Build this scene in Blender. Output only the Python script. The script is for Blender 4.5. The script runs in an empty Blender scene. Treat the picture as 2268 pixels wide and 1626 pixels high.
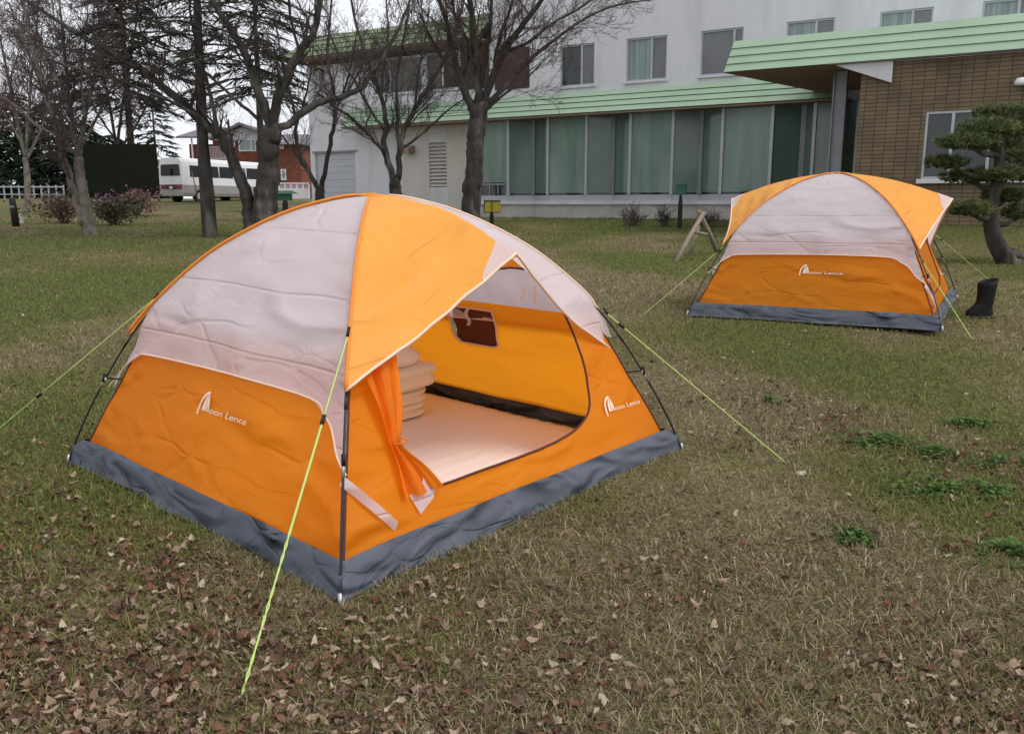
import bpy, bmesh, math, random
import numpy as np
from mathutils import Vector, Matrix, noise
from mathutils.geometry import delaunay_2d_cdt

C = bpy.context.scene.collection
SC = bpy.context.scene
R_ = math.radians
rnd = random.Random(7)

# ------------------------------------------------------------------ camera model
F = 1880.0; HT = 452.0; SL = 0.0277; H = 1.35
TH = math.atan((813 - HT) / F)
CAM = Vector((0, 0, H))
P0 = Vector((3.48, 29.0, 0)); FD = Vector((.858, -.513, 0)).normalized(); FN = Vector((-.513, -.858, 0)).normalized()

def sstep(a, b, x):
    t = min(1, max(0, (x - a) / (b - a))); return t * t * (3 - 2 * t)

def gz(x, y):
    """height of the sloping lawn"""
    b = SL * max(-3, min(y, 62.0)) + 0.13 * math.exp(-((x - 3.1) ** 2 / 8.0 + (y - 8.3) ** 2 / 7.0))
    rx, ry = x - P0.x, y - P0.y
    s = rx * FD.x + ry * FD.y; o = rx * FN.x + ry * FN.y
    dist = o - 5.0 * sstep(7.5, 9.0, s)
    k = (1 - sstep(0.3, 3.8, dist)) * sstep(-18, -14, s)
    return b * (1 - k) + 0.87 * k

def ray(u, v):
    x = (u - 1134) / F; y = (v - 813) / F
    return Vector((x, math.cos(TH) - y * math.sin(TH), -(math.sin(TH) + y * math.cos(TH))))

def dep(u, v, Y):
    d = ray(u, v); return CAM + d * (Y / d.y)

def gnd(u, v):
    d = ray(u, v); t = .5
    while t < 120:
        p = CAM + d * t
        if p.z < gz(p.x, p.y): break
        t += 0.02 + t * .004
    return Vector((p.x, p.y, gz(p.x, p.y)))

# ------------------------------------------------------------------ mesh builder
class MB:
    def __init__(s): s.v = []; s.f = []; s.c = []; s.smooth = []
    def add(s, vs, fs, col=None, smooth=False):
        n = len(s.v); s.v.extend(vs)
        for f in fs:
            s.f.append([i + n for i in f]); s.c.append(col); s.smooth.append(smooth)
    def box(s, x0, x1, y0, y1, z0, z1, col=None):
        vs = [(x, y, z) for z in (z0, z1) for y in (y0, y1) for x in (x0, x1)]
        s.add(vs, [(0, 2, 3, 1), (4, 5, 7, 6), (0, 1, 5, 4), (2, 6, 7, 3), (0, 4, 6, 2), (1, 3, 7, 5)], col)
    def quad(s, a, b, c, d, col=None): s.add([a, b, c, d], [(0, 1, 2, 3)], col)
    def slab(s, poly, z0, z1, axis=2, col=None):
        """prism of a polygon (list of 2D) between z0 and z1 along an axis"""
        n = len(poly)
        def mk(p, h): 
            return (p[0], p[1], h) if axis == 2 else ((p[0], h, p[1]) if axis == 1 else (h, p[0], p[1]))
        vs = [mk(p, z0) for p in poly] + [mk(p, z1) for p in poly]
        fs = [tuple(range(n))[::-1], tuple(range(n, 2 * n))] + [(i, (i + 1) % n, n + (i + 1) % n, n + i) for i in range(n)]
        s.add(vs, fs, col)
    def tube(s, pts, rads, n=6, col=None, cap=True, rough=0.0):
        pts = [Vector(p) for p in pts]
        if len(pts) < 2: return
        if not hasattr(rads, '__len__'): rads = [rads] * len(pts)
        t = (pts[1] - pts[0]).normalized()
        a = t.orthogonal().normalized()
        vs = []
        for i, p in enumerate(pts):
            t = (pts[min(i + 1, len(pts) - 1)] - pts[max(i - 1, 0)])
            if t.length < 1e-9: t = Vector((0, 0, 1))
            t.normalize()
            a = a - t * a.dot(t)
            if a.length < 1e-6: a = t.orthogonal()
            a.normalize(); b = t.cross(a)
            for k in range(n):
                w = 2 * math.pi * k / n
                rr = rads[i]
                if rough: rr *= 1 + rough * (noise.noise((math.cos(w) * 1.2, math.sin(w) * 1.2, p.z * .9 + p.x)) + .7 * noise.noise((math.cos(w) * 2.6, math.sin(w) * 2.6, p.z * 1.5 + p.y)))
                q = p + (a * math.cos(w) + b * math.sin(w)) * rr
                vs.append((q.x, q.y, q.z))
        fs = []
        for i in range(len(pts) - 1):
            for k in range(n):
                k2 = (k + 1) % n
                fs.append((i * n + k, i * n + k2, (i + 1) * n + k2, (i + 1) * n + k))
        if cap:
            fs.append(tuple(range(n))[::-1]); fs.append(tuple(range((len(pts) - 1) * n, len(pts) * n)))
        s.add(vs, fs, col, True)
    def lathe(s, prof, n=12, cx=0, cy=0, col=None):
        vs = []
        for r, z in prof:
            for k in range(n):
                w = 2 * math.pi * k / n; vs.append((cx + r * math.cos(w), cy + r * math.sin(w), z))
        fs = [(i * n + k, i * n + (k + 1) % n, (i + 1) * n + (k + 1) % n, (i + 1) * n + k) for i in range(len(prof) - 1) for k in range(n)]
        fs.append(tuple(range(n))[::-1]); fs.append(tuple(range((len(prof) - 1) * n, len(prof) * n)))
        s.add(vs, fs, col, True)
    def build(s, name, mat, parent=None, loc=None, rotz=0.0):
        me = bpy.data.meshes.new(name)
        me.from_pydata([tuple(v) for v in s.v], [], s.f)
        if any(s.smooth): me.polygons.foreach_set('use_smooth', s.smooth)
        if any(c is not None for c in s.c):
            at = me.color_attributes.new('Col', 'FLOAT_COLOR', 'CORNER')
            buf = []
            for f, c in zip(s.f, s.c):
                c = c or (.5, .5, .5)
                buf.extend((c[0], c[1], c[2], 1.0) * len(f))
            at.data.foreach_set('color', buf)
        me.materials.append(mat); me.update()
        o = bpy.data.objects.new(name, me); C.objects.link(o)
        if parent is not None: o.parent = parent
        if loc is not None: o.location = loc
        if rotz: o.rotation_euler.z = rotz
        return o

def thing(name, label, cat, loc=(0, 0, 0), rotz=0.0, group=None):
    o = bpy.data.objects.new(name, None); C.objects.link(o)
    o.empty_display_size = .1
    o.location = loc; o.rotation_euler.z = rotz
    o['label'] = label; o['category'] = cat
    if group: o['group'] = group
    return o

def tag(o, label, cat, group=None):
    o['label'] = label; o['category'] = cat
    if group: o['group'] = group
    return o

def catmull(pts, k=5):
    P = [Vector(p) for p in pts]; out = []
    for i in range(len(P) - 1):
        a = P[max(i - 1, 0)]; b = P[i]; c = P[i + 1]; d = P[min(i + 2, len(P) - 1)]
        for j in range(k):
            t = j / k
            out.append(.5 * ((2 * b) + (c - a) * t + (2 * a - 5 * b + 4 * c - d) * t * t + (3 * b - a - 3 * c + d) * t ** 3))
    out.append(P[-1]); return out

# ------------------------------------------------------------------ materials
def mat(name, col=(.5, .5, .5), rough=.7, var=0.0, vscale=8.0, bump=0.0, bscale=20.0, vcol=False, spec=.3, metal=0.0,
        trans=0.0, coat=0.0, stretch=(1, 1, 1), col2=None, mscale=2.0, mlo=.4, mhi=.65, crumple=0.0, cscale=4.0, fold=0.0):
    m = bpy.data.materials.new(name); m.use_nodes = True
    nt = m.node_tree; nd = nt.nodes; lk = nt.links
    b = nd['Principled BSDF']; out = nd['Material Output']
    b.inputs['Roughness'].default_value = rough; b.inputs['Specular IOR Level'].default_value = spec
    b.inputs['Metallic'].default_value = metal; b.inputs['Coat Weight'].default_value = coat
    b.inputs['Base Color'].default_value = (*col, 1)
    tc = nd.new('ShaderNodeTexCoord'); mp = nd.new('ShaderNodeMapping'); mp.inputs['Scale'].default_value = stretch
    lk.new(tc.outputs['Object'], mp.inputs['Vector'])
    src = None
    if vcol:
        a = nd.new('ShaderNodeVertexColor'); a.layer_name = 'Col'; src = a.outputs['Color']
    else:
        rgb = nd.new('ShaderNodeRGB'); rgb.outputs[0].default_value = (*col, 1); src = rgb.outputs[0]
    if col2 is not None:
        n2 = nd.new('ShaderNodeTexNoise'); n2.inputs['Scale'].default_value = mscale; n2.inputs['Detail'].default_value = 6
        lk.new(mp.outputs[0], n2.inputs['Vector'])
        mr = nd.new('ShaderNodeMapRange'); mr.inputs[1].default_value = mlo; mr.inputs[2].default_value = mhi
        lk.new(n2.outputs['Fac'], mr.inputs[0])
        mx = nd.new('ShaderNodeMix'); mx.data_type = 'RGBA'
        lk.new(mr.outputs[0], mx.inputs['Factor']); lk.new(src, mx.inputs['A']); mx.inputs['B'].default_value = (*col2, 1)
        src = mx.outputs['Result']
    if var > 0:
        n1 = nd.new('ShaderNodeTexNoise'); n1.inputs['Scale'].default_value = vscale; n1.inputs['Detail'].default_value = 5
        lk.new(mp.outputs[0], n1.inputs['Vector'])
        mr = nd.new('ShaderNodeMapRange'); mr.inputs[1].default_value = .25; mr.inputs[2].default_value = .75
        mr.inputs[3].default_value = 1 - var; mr.inputs[4].default_value = 1 + var
        lk.new(n1.outputs['Fac'], mr.inputs[0])
        vm = nd.new('ShaderNodeVectorMath'); vm.operation = 'SCALE'
        lk.new(src, vm.inputs[0]); lk.new(mr.outputs[0], vm.inputs['Scale']); src = vm.outputs[0]
    lk.new(src, b.inputs['Base Color'])
    if bump > 0:
        n3 = nd.new('ShaderNodeTexNoise'); n3.inputs['Scale'].default_value = bscale; n3.inputs['Detail'].default_value = 4
        lk.new(mp.outputs[0], n3.inputs['Vector'])
        bp = nd.new('ShaderNodeBump'); bp.inputs['Strength'].default_value = 1.0; bp.inputs['Distance'].default_value = bump
        lk.new(n3.outputs['Fac'], bp.inputs['Height'])
        last = bp
        if crumple > 0:      # sharp folds of creased cloth
            vo = nd.new('ShaderNodeTexNoise'); vo.noise_type = 'RIDGED_MULTIFRACTAL'; vo.normalize = True
            vo.inputs['Scale'].default_value = cscale; vo.inputs['Detail'].default_value = 4; vo.inputs['Roughness'].default_value = .55; vo.inputs['Distortion'].default_value = .9
            lk.new(mp.outputs[0], vo.inputs['Vector'])
            b2 = nd.new('ShaderNodeBump'); b2.inputs['Distance'].default_value = crumple
            lk.new(vo.outputs['Fac'], b2.inputs['Height']); lk.new(last.outputs[0], b2.inputs['Normal']); last = b2
        if crumple > 0:      # a few crisp pressed creases
            nm = nd.new('ShaderNodeTexNoise'); nm.inputs['Scale'].default_value = 3.0; nm.inputs['Detail'].default_value = 2; lk.new(mp.outputs[0], nm.inputs['Vector'])
            ma = nd.new('ShaderNodeVectorMath'); ma.operation = 'MULTIPLY_ADD'; ma.inputs[1].default_value = (.3, .3, .3)
            lk.new(nm.outputs['Color'], ma.inputs[0]); lk.new(mp.outputs[0], ma.inputs[2])
            v2 = nd.new('ShaderNodeTexVoronoi'); v2.feature = 'DISTANCE_TO_EDGE'; v2.inputs['Scale'].default_value = 4.2; lk.new(ma.outputs[0], v2.inputs['Vector'])
            r2 = nd.new('ShaderNodeMapRange'); r2.interpolation_type = 'SMOOTHSTEP'; r2.inputs[1].default_value = 0; r2.inputs[2].default_value = .085; lk.new(v2.outputs['Distance'], r2.inputs[0])
            nk = nd.new('ShaderNodeTexNoise'); nk.inputs['Scale'].default_value = 2.3; nk.inputs['Detail'].default_value = 1; lk.new(mp.outputs[0], nk.inputs['Vector'])
            rk = nd.new('ShaderNodeMapRange'); rk.inputs[1].default_value = .36; rk.inputs[2].default_value = .56; lk.new(nk.outputs['Fac'], rk.inputs[0])
            mm = nd.new('ShaderNodeMath'); mm.operation = 'MAXIMUM'; lk.new(r2.outputs[0], mm.inputs[0]); lk.new(rk.outputs[0], mm.inputs[1])
            b4 = nd.new('ShaderNodeBump'); b4.inputs['Distance'].default_value = .0042; lk.new(mm.outputs[0], b4.inputs['Height']); lk.new(last.outputs[0], b4.inputs['Normal']); last = b4
        if fold > 0:
            sx = nd.new('ShaderNodeSeparateXYZ'); lk.new(tc.outputs['Object'], sx.inputs[0])
            nf = nd.new('ShaderNodeTexNoise'); nf.inputs['Scale'].default_value = 1.6; lk.new(tc.outputs['Object'], nf.inputs['Vector'])
            mf = nd.new('ShaderNodeMath'); mf.operation = 'MULTIPLY_ADD'; mf.inputs[1].default_value = .035; lk.new(nf.outputs['Fac'], mf.inputs[0]); lk.new(sx.outputs['Z'], mf.inputs[2])
            pp = nd.new('ShaderNodeMath'); pp.operation = 'PINGPONG'; pp.inputs[1].default_value = .115; lk.new(mf.outputs[0], pp.inputs[0])
            pw = nd.new('ShaderNodeMapRange'); pw.inputs[1].default_value = 0; pw.inputs[2].default_value = .009; pw.interpolation_type = 'SMOOTHSTEP'; lk.new(pp.outputs[0], pw.inputs[0])
            b3 = nd.new('ShaderNodeBump'); b3.inputs['Distance'].default_value = fold; lk.new(pw.outputs[0], b3.inputs['Height']); lk.new(last.outputs[0], b3.inputs['Normal']); last = b3
        lk.new(last.outputs[0], b.inputs['Normal'])
    if trans > 0:
        tr = nd.new('ShaderNodeBsdfTranslucent'); ms = nd.new('ShaderNodeMixShader'); ms.inputs[0].default_value = trans
        lk.new(src, tr.inputs['Color']); lk.new(b.outputs[0], ms.inputs[1]); lk.new(tr.outputs[0], ms.inputs[2])
        lk.new(ms.outputs[0], out.inputs['Surface'])
    return m

def brick_mat(name, c1, c2, mortar, bw, bh, msz=.012, offset=.5):
    m = mat(name, c1, .85); nt = m.node_tree; nd = nt.nodes; lk = nt.links
    tc = nd.new('ShaderNodeTexCoord'); sp = nd.new('ShaderNodeSeparateXYZ'); cb = nd.new('ShaderNodeCombineXYZ')
    ad = nd.new('ShaderNodeMath'); ad.operation = 'ADD'
    lk.new(tc.outputs['Object'], sp.inputs[0]); lk.new(sp.outputs['X'], ad.inputs[0]); lk.new(sp.outputs['Y'], ad.inputs[1])
    lk.new(ad.outputs[0], cb.inputs['X']); lk.new(sp.outputs['Z'], cb.inputs['Y'])
    br = nd.new('ShaderNodeTexBrick'); br.offset = offset
    br.inputs['Color1'].default_value = (*c1, 1); br.inputs['Color2'].default_value = (*c2, 1); br.inputs['Mortar'].default_value = (*mortar, 1)
    br.inputs['Scale'].default_value = 1.0; br.inputs['Brick Width'].default_value = bw; br.inputs['Row Height'].default_value = bh
    br.inputs['Mortar Size'].default_value = msz
    lk.new(cb.outputs[0], br.inputs['Vector']); 
    n1 = nd.new('ShaderNodeTexNoise'); n1.inputs['Scale'].default_value = 1.3; n1.inputs['Detail'].default_value = 6
    lk.new(tc.outputs['Object'], n1.inputs['Vector'])
    mr = nd.new('ShaderNodeMapRange'); mr.inputs[1].default_value = .3; mr.inputs[2].default_value = .7; mr.inputs[3].default_value = .8; mr.inputs[4].default_value = 1.15
    lk.new(n1.outputs['Fac'], mr.inputs[0])
    vm = nd.new('ShaderNodeVectorMath'); vm.operation = 'SCALE'
    lk.new(br.outputs['Color'], vm.inputs[0]); lk.new(mr.outputs[0], vm.inputs['Scale'])
    lk.new(vm.outputs[0], nd['Principled BSDF'].inputs['Base Color'])
    bp = nd.new('ShaderNodeBump'); bp.invert = True; bp.inputs['Distance'].default_value = .01; lk.new(br.outputs['Fac'], bp.inputs['Height'])
    lk.new(bp.outputs[0], nd['Principled BSDF'].inputs['Normal'])
    return m

M = {}
M['orange'] = mat('orange_nylon', (.95, .35, .016), .55, .03, 3, .002, 26, trans=.62, spec=.3, stretch=(.6, .6, 1.6), crumple=.045, cscale=3.6)
M['awning'] = mat('sky_lit_orange_nylon', (.95, .44, .075), .5, .03, 3, .002, 22, trans=.34, spec=.35, crumple=.045, cscale=2.8, stretch=(.4, 1.5, 1.5))  # paler than the wall orange: sky light on the upper cloth put into the colour
M['flapcol'] = mat('deep_orange_nylon', (.94, .265, .014), .55, .06, 4, .004, 26, trans=.45, spec=.25, stretch=(1, 1, .3))
M['white'] = mat('white_silver_nylon', (.82, .78, .83), .5, .03, 3, .0025, 20, trans=.50, spec=.3, crumple=.05, cscale=3.2, fold=.004, stretch=(.6, .6, 1.5))
M['trim'] = mat('cream_piping', (.86, .62, .46), .7)
M['seam'] = mat('orange_seam', (.78, .24, .03), .7)
M['tub'] = mat('grey_groundsheet', (.095, .108, .138), .62, .10, 5, .003, 14, spec=.3, stretch=(1, 1, 2.4), crumple=.09, cscale=3.0)
M['mesh'] = mat('grey_mesh_fabric', (.72, .70, .71), .8, .1, 6, trans=.85)
M['pole'] = mat('black_fibreglass', (.012, .012, .014), .35, spec=.5)
M['polered'] = mat('dark_red_fibreglass', (.07, .012, .012), .35, spec=.5)
M['steel'] = mat('bright_steel', (.45, .45, .47), .4, metal=.8)
M['zip'] = mat('dark_zip', (.10, .03, .025), .7)
M['logo'] = mat('white_print', (.82, .70, .55), .6)
M['ghostlogo'] = mat('print_through_fabric', (.80, .17, .01), .6, trans=.2)
M['floor'] = mat('pink_quilted_mat', (.92, .83, .79), .85, .04, 3, .004, 60, stretch=(.2, 1, 1))
M['futon'] = mat('beige_futon', (.88, .80, .66), .9, .06, 3, .012, 9)
M['duvet'] = mat('pale_duvet', (.90, .84, .78), .9, .05, 3, .012, 10)
M['vent'] = mat('brown_vent', (.11, .028, .014), .7, .3, 6, .01, 8)
M['rope'] = mat('lime_rope', (.48, .64, .19), .6)
M['ropey'] = mat('yellow_rope', (.85, .74, .06), .6)
M['black'] = mat('black_plastic', (.012, .012, .013), .5)
M['bark'] = mat('dark_bark', (.050, .042, .037), .95, .6, 7, .05, 9, stretch=(1, 1, .3), col2=(.125, .118, .10), mscale=3.2, mlo=.5, mhi=.72)
M['barkpale'] = mat('pale_bark', (.185, .165, .14), .95, .5, 7, .05, 10, stretch=(1, 1, .6), col2=(.06, .05, .043), mscale=3.5, mlo=.55, mhi=.70)
M['twig'] = mat('twig_bark', (.082, .066, .062), .95, .3, 3)
M['twigpurple'] = mat('budding_twig_bark', (.13, .085, .09), .95, .4, 2, col2=(.10, .075, .065), mscale=1.2)
M['leafv'] = mat('leaf_colours', vcol=True, rough=.8, spec=.2, trans=.15)
M['grassv'] = mat('blade_colours', vcol=True, rough=.85, spec=.15, trans=.2)
M['needle'] = mat('needle_colours', vcol=True, rough=.75, spec=.2)

# ------------------------------------------------------------------ world & camera
w = bpy.data.worlds.new('World'); SC.world = w; w.use_nodes = True
nt = w.node_tree; bg = nt.nodes['Background']
SUN_EL, SUN_AZ = 52, 118
sky = nt.nodes.new('ShaderNodeTexSky'); sky.sky_type = 'NISHITA'; sky.sun_disc = False
sky.sun_elevation = R_(SUN_EL); sky.sun_rotation = R_(SUN_AZ)
# cloud cover: a grey, softly mottled deck in front of the blue sky
tc = nt.nodes.new('ShaderNodeTexCoord'); nz_ = nt.nodes.new('ShaderNodeTexNoise'); nz_.inputs['Scale'].default_value = 2.2; nz_.inputs['Detail'].default_value = 7
nt.links.new(tc.outputs['Generated'], nz_.inputs['Vector'])
cr = nt.nodes.new('ShaderNodeValToRGB')
cr.color_ramp.elements[0].position = .3; cr.color_ramp.elements[0].color = (7.5, 7.65, 8.2, 1)
cr.color_ramp.elements[1].position = .7; cr.color_ramp.elements[1].color = (9.5, 9.6, 10.0, 1)
nt.links.new(nz_.outputs['Fac'], cr.inputs[0])
mx = nt.nodes.new('ShaderNodeMix'); mx.data_type = 'RGBA'; mx.inputs['Factor'].default_value = .93
nt.links.new(sky.outputs[0], mx.inputs['A']); nt.links.new(cr.outputs[0], mx.inputs['B'])
nt.links.new(mx.outputs['Result'], bg.inputs['Color']); bg.inputs['Strength'].default_value = 0.1
sl = bpy.data.lights.new('sun', 'SUN'); sl.energy = 1.5; sl.angle = R_(25); sl.color = (1, .96, .9)
so = bpy.data.objects.new('sun', sl); C.objects.link(so)
az = R_(SUN_AZ); sd = Vector((math.sin(az) * math.cos(R_(SUN_EL)), math.cos(az) * math.cos(R_(SUN_EL)), math.sin(R_(SUN_EL))))
so.rotation_euler = sd.to_track_quat('Z', 'Y').to_euler()

cam = bpy.data.cameras.new('camera'); co = bpy.data.objects.new('camera', cam); C.objects.link(co)
co.location = CAM; co.rotation_euler = (R_(90) - TH, 0, 0)
cam.sensor_fit = 'HORIZONTAL'; cam.sensor_width = 36; cam.lens = 36 * F / 2268; cam.clip_end = 2000; cam.clip_start = .05
SC.camera = co
SC.view_settings.view_transform = 'Standard'; SC.view_settings.look = 'None'; SC.view_settings.gamma = 1
SC.view_settings.exposure = 0.24
SC.cycles.max_bounces = 8; SC.cycles.transparent_max_bounces = 8

# ------------------------------------------------------------------ lawn
TAN = [(gnd(u, v), r) for u, v, r in [(1380, 640, 1.3), (1250, 610, 1.0), (1750, 940, .5), (1600, 880, .6), (2050, 1330, .7), (1500, 1500, .6), (60, 800, .8), (600, 560, 1.5), (560, 480, 2.2)]]
GRN = [(gnd(u, v), r) for u, v, r in [(350, 620, 2.2), (120, 640, 2.0), (1400, 575, 1.2), (1700, 770, .6), (2150, 520, 1.0), (1250, 500, 3.0), (1900, 800, .4), (2200, 760, .7), (200, 540, 3.0), (1500, 510, 2.5), (2150, 700, .5), (2000, 850, .9), (1750, 1000, .5), (2150, 1150, .6), (1500, 1250, .25), (1720, 1480, .25), (900, 1450, .25), (1300, 1400, .2), (100, 1200, .4)]]
def green(x, y):
    g = .39 + .62 * noise.noise((x * .55, y * .35, 1.7)) + .3 * noise.noise((x * 1.9, y * 1.2, 7.1)) + .22 * noise.noise((x * 6, y * 4, 3.3))
    g += .10 * sstep(5, 14, y)
    for p, r in TAN: g -= .5 * math.exp(-((x - p.x) ** 2 + (y - p.y) ** 2 * .5) / (r * r))
    for p, r in GRN: g += .29 * math.exp(-((x - p.x) ** 2 + (y - p.y) ** 2 * .5) / (r * r))
    return min(1, max(0, g))
def mixc(a, b, t): return tuple(a[i] * (1 - t) + b[i] * t for i in range(3))
SOIL = (.115, .09, .055); STRAW = (.24, .20, .11); GREEN = (.098, .110, .036); MOSS = (.14, .132, .05)
def gcol(x, y):
    g = green(x, y)
    return mixc(mixc(SOIL, STRAW, .5 + .5 * noise.noise((x * 3, y * 3, 9))), mixc(MOSS, GREEN, sstep(.3, .8, g)), sstep(.22, .62, g))

ys = [-6, -3, -1, 0]
y = .6
while y < 420:
    ys.append(y); y += .07 + .022 * y
xs_n = 150
vs = []; cols = []
for yy in ys:
    wd = 6 + abs(yy) * 1.35
    for i in range(xs_n + 1):
        x = (i / xs_n * 2 - 1) * wd
        bmp = (.012 * noise.noise((x * 2.5, yy * 2.5, 0)) + .02 * noise.noise((x * .7, yy * .7, 5))) if yy < 40 else 0
        vs.append((x, yy, gz(x, yy) + bmp)); cols.append(gcol(x, yy))
fs = [(j * (xs_n + 1) + i, j * (xs_n + 1) + i + 1, (j + 1) * (xs_n + 1) + i + 1, (j + 1) * (xs_n + 1) + i) for j in range(len(ys) - 1) for i in range(xs_n)]
me = bpy.data.meshes.new('lawn_ground'); me.from_pydata(vs, [], fs)
at = me.color_attributes.new('Col', 'FLOAT_COLOR', 'POINT')
at.data.foreach_set('color', [q for c in cols for q in (*c, 1)])
me.polygons.foreach_set('use_smooth', [True] * len(fs))
gm = mat('lawn_soil', vcol=True, rough=.95, var=.55, vscale=60, bump=.02, bscale=70, spec=.1)
me.materials.append(gm)
go = bpy.data.objects.new('lawn_ground', me); C.objects.link(go); go['kind'] = 'structure'

# near tent frame
TA, TL, TR = gnd(727, 1345), gnd(137, 1035), gnd(1512, 997)
NTC = Vector((-.645, 4.045, .112)); 
def tent_matrix(c, yaw, pitch, roll):
    return Matrix.Translation(c) @ (Matrix.Rotation(pitch, 4, 'X') @ Matrix.Rotation(roll, 4, 'Y') @ Matrix.Rotation(yaw, 4, 'Z'))
EX = Vector((.663, .749, .021)); EY = Vector((-.749, .662, .018))
NT_YAW = math.atan2(.749, .663)
MT1 = tent_matrix(NTC, NT_YAW, SL, 0)
MT2 = tent_matrix(Vector((3.089, 8.253, .357)), 1.049, .021, -.017)
MT1i, MT2i = MT1.inverted(), MT2.inverted()
def in_tent(x, y, m=1.0):
    for Mi in (MT1i, MT2i):
        p = Mi @ Vector((x, y, gz(x, y)))
        if abs(p.x) < m and abs(p.y) < m: return True
    return False

def scatter_grass(name, n, ymin, ymax, seed, lmin, lmax, wk, flat, colf, xk=.92, keep=None):
    rr = np.random.RandomState(seed); r2 = random.Random(seed)
    V = np.zeros((n * 5, 3), np.float32); CO = np.zeros((n * 5, 4), np.float32); k = 0
    U = rr.rand(n * 2, 8)
    for i in range(n * 2):
        if k >= n: break
        u = U[i]
        Y = ymin * (ymax / ymin) ** u[0]; X = (u[1] * 2 - 1) * (xk * Y + .3)
        if in_tent(X, Y, 1.03): continue
        if keep and not keep(X, Y, u[7]): continue
        z = gz(X, Y)
        L = (lmin + (lmax - lmin) * u[2] ** 2) * (1 + .03 * Y); a = u[3] * 6.283; w_ = wk * (.6 + .8 * u[4]) * (1 + .22 * Y)
        fl = flat + (1 - flat) * u[5]          # 1 = lying
        hx, hy = math.cos(a), math.sin(a); px, py = -hy * w_ * .5, hx * w_ * .5
        up = L * (1.02 - fl); out = L * fl
        zz = z + .012 * u[6]
        c = colf(X, Y, r2)
        q = k * 5
        V[q] = (X - px, Y - py, zz); V[q + 1] = (X + px, Y + py, zz)
        mx_, my_ = X + hx * out * .55, Y + hy * out * .55
        V[q + 2] = (mx_ + px * .8, my_ + py * .8, zz + up * .75); V[q + 3] = (mx_ - px * .8, my_ - py * .8, zz + up * .75)
        V[q + 4] = (X + hx * out, Y + hy * out, zz + up * (.9 if fl > .6 else 1.1))
        CO[q:q + 5, :3] = c; CO[q:q + 5, 3] = 1; k += 1
    n = k; V = V[:n * 5]; CO = CO[:n * 5]
    me = bpy.data.meshes.new(name)
    me.vertices.add(n * 5); me.vertices.foreach_set('co', V.ravel())
    b = (np.arange(n) * 5)[:, None]
    loops = np.concatenate([b + np.array([0, 1, 2, 3]), b + np.array([3, 2, 4])], axis=1).ravel()
    me.loops.add(len(loops)); me.loops.foreach_set('vertex_index', loops.astype(np.int32))
    me.polygons.add(n * 2)
    st = (np.arange(n) * 7)[:, None] + np.array([0, 4]); me.polygons.foreach_set('loop_start', st.ravel().astype(np.int32))
    at = me.color_attributes.new('Col', 'FLOAT_COLOR', 'POINT'); at.data.foreach_set('color', CO.ravel())
    me.update(calc_edges=True); me.validate()
    me.materials.append(M['grassv'])
    o = bpy.data.objects.new(name, me); C.objects.link(o); o['kind'] = 'stuff'
    return o

def gcolor_blade(x, y, r):
    g = green(x, y) + r.gauss(0, .2); t = r.random()
    if g > .50: c = mixc((.085, .10, .025), (.23, .24, .08), t)
    elif g > .26: c = mixc((.10, .105, .028), (.27, .24, .09), t)
    elif r.random() < .3: c = mixc((.08, .085, .028), (.20, .18, .07), t)
    else: c = mixc((.13, .095, .055), (.50, .41, .27), t ** 1.6)
    return c
scatter_grass('lawn_grass', 800000, 1.5, 34, 3, .02, .075, .0019, .45, gcolor_blade)

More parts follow.
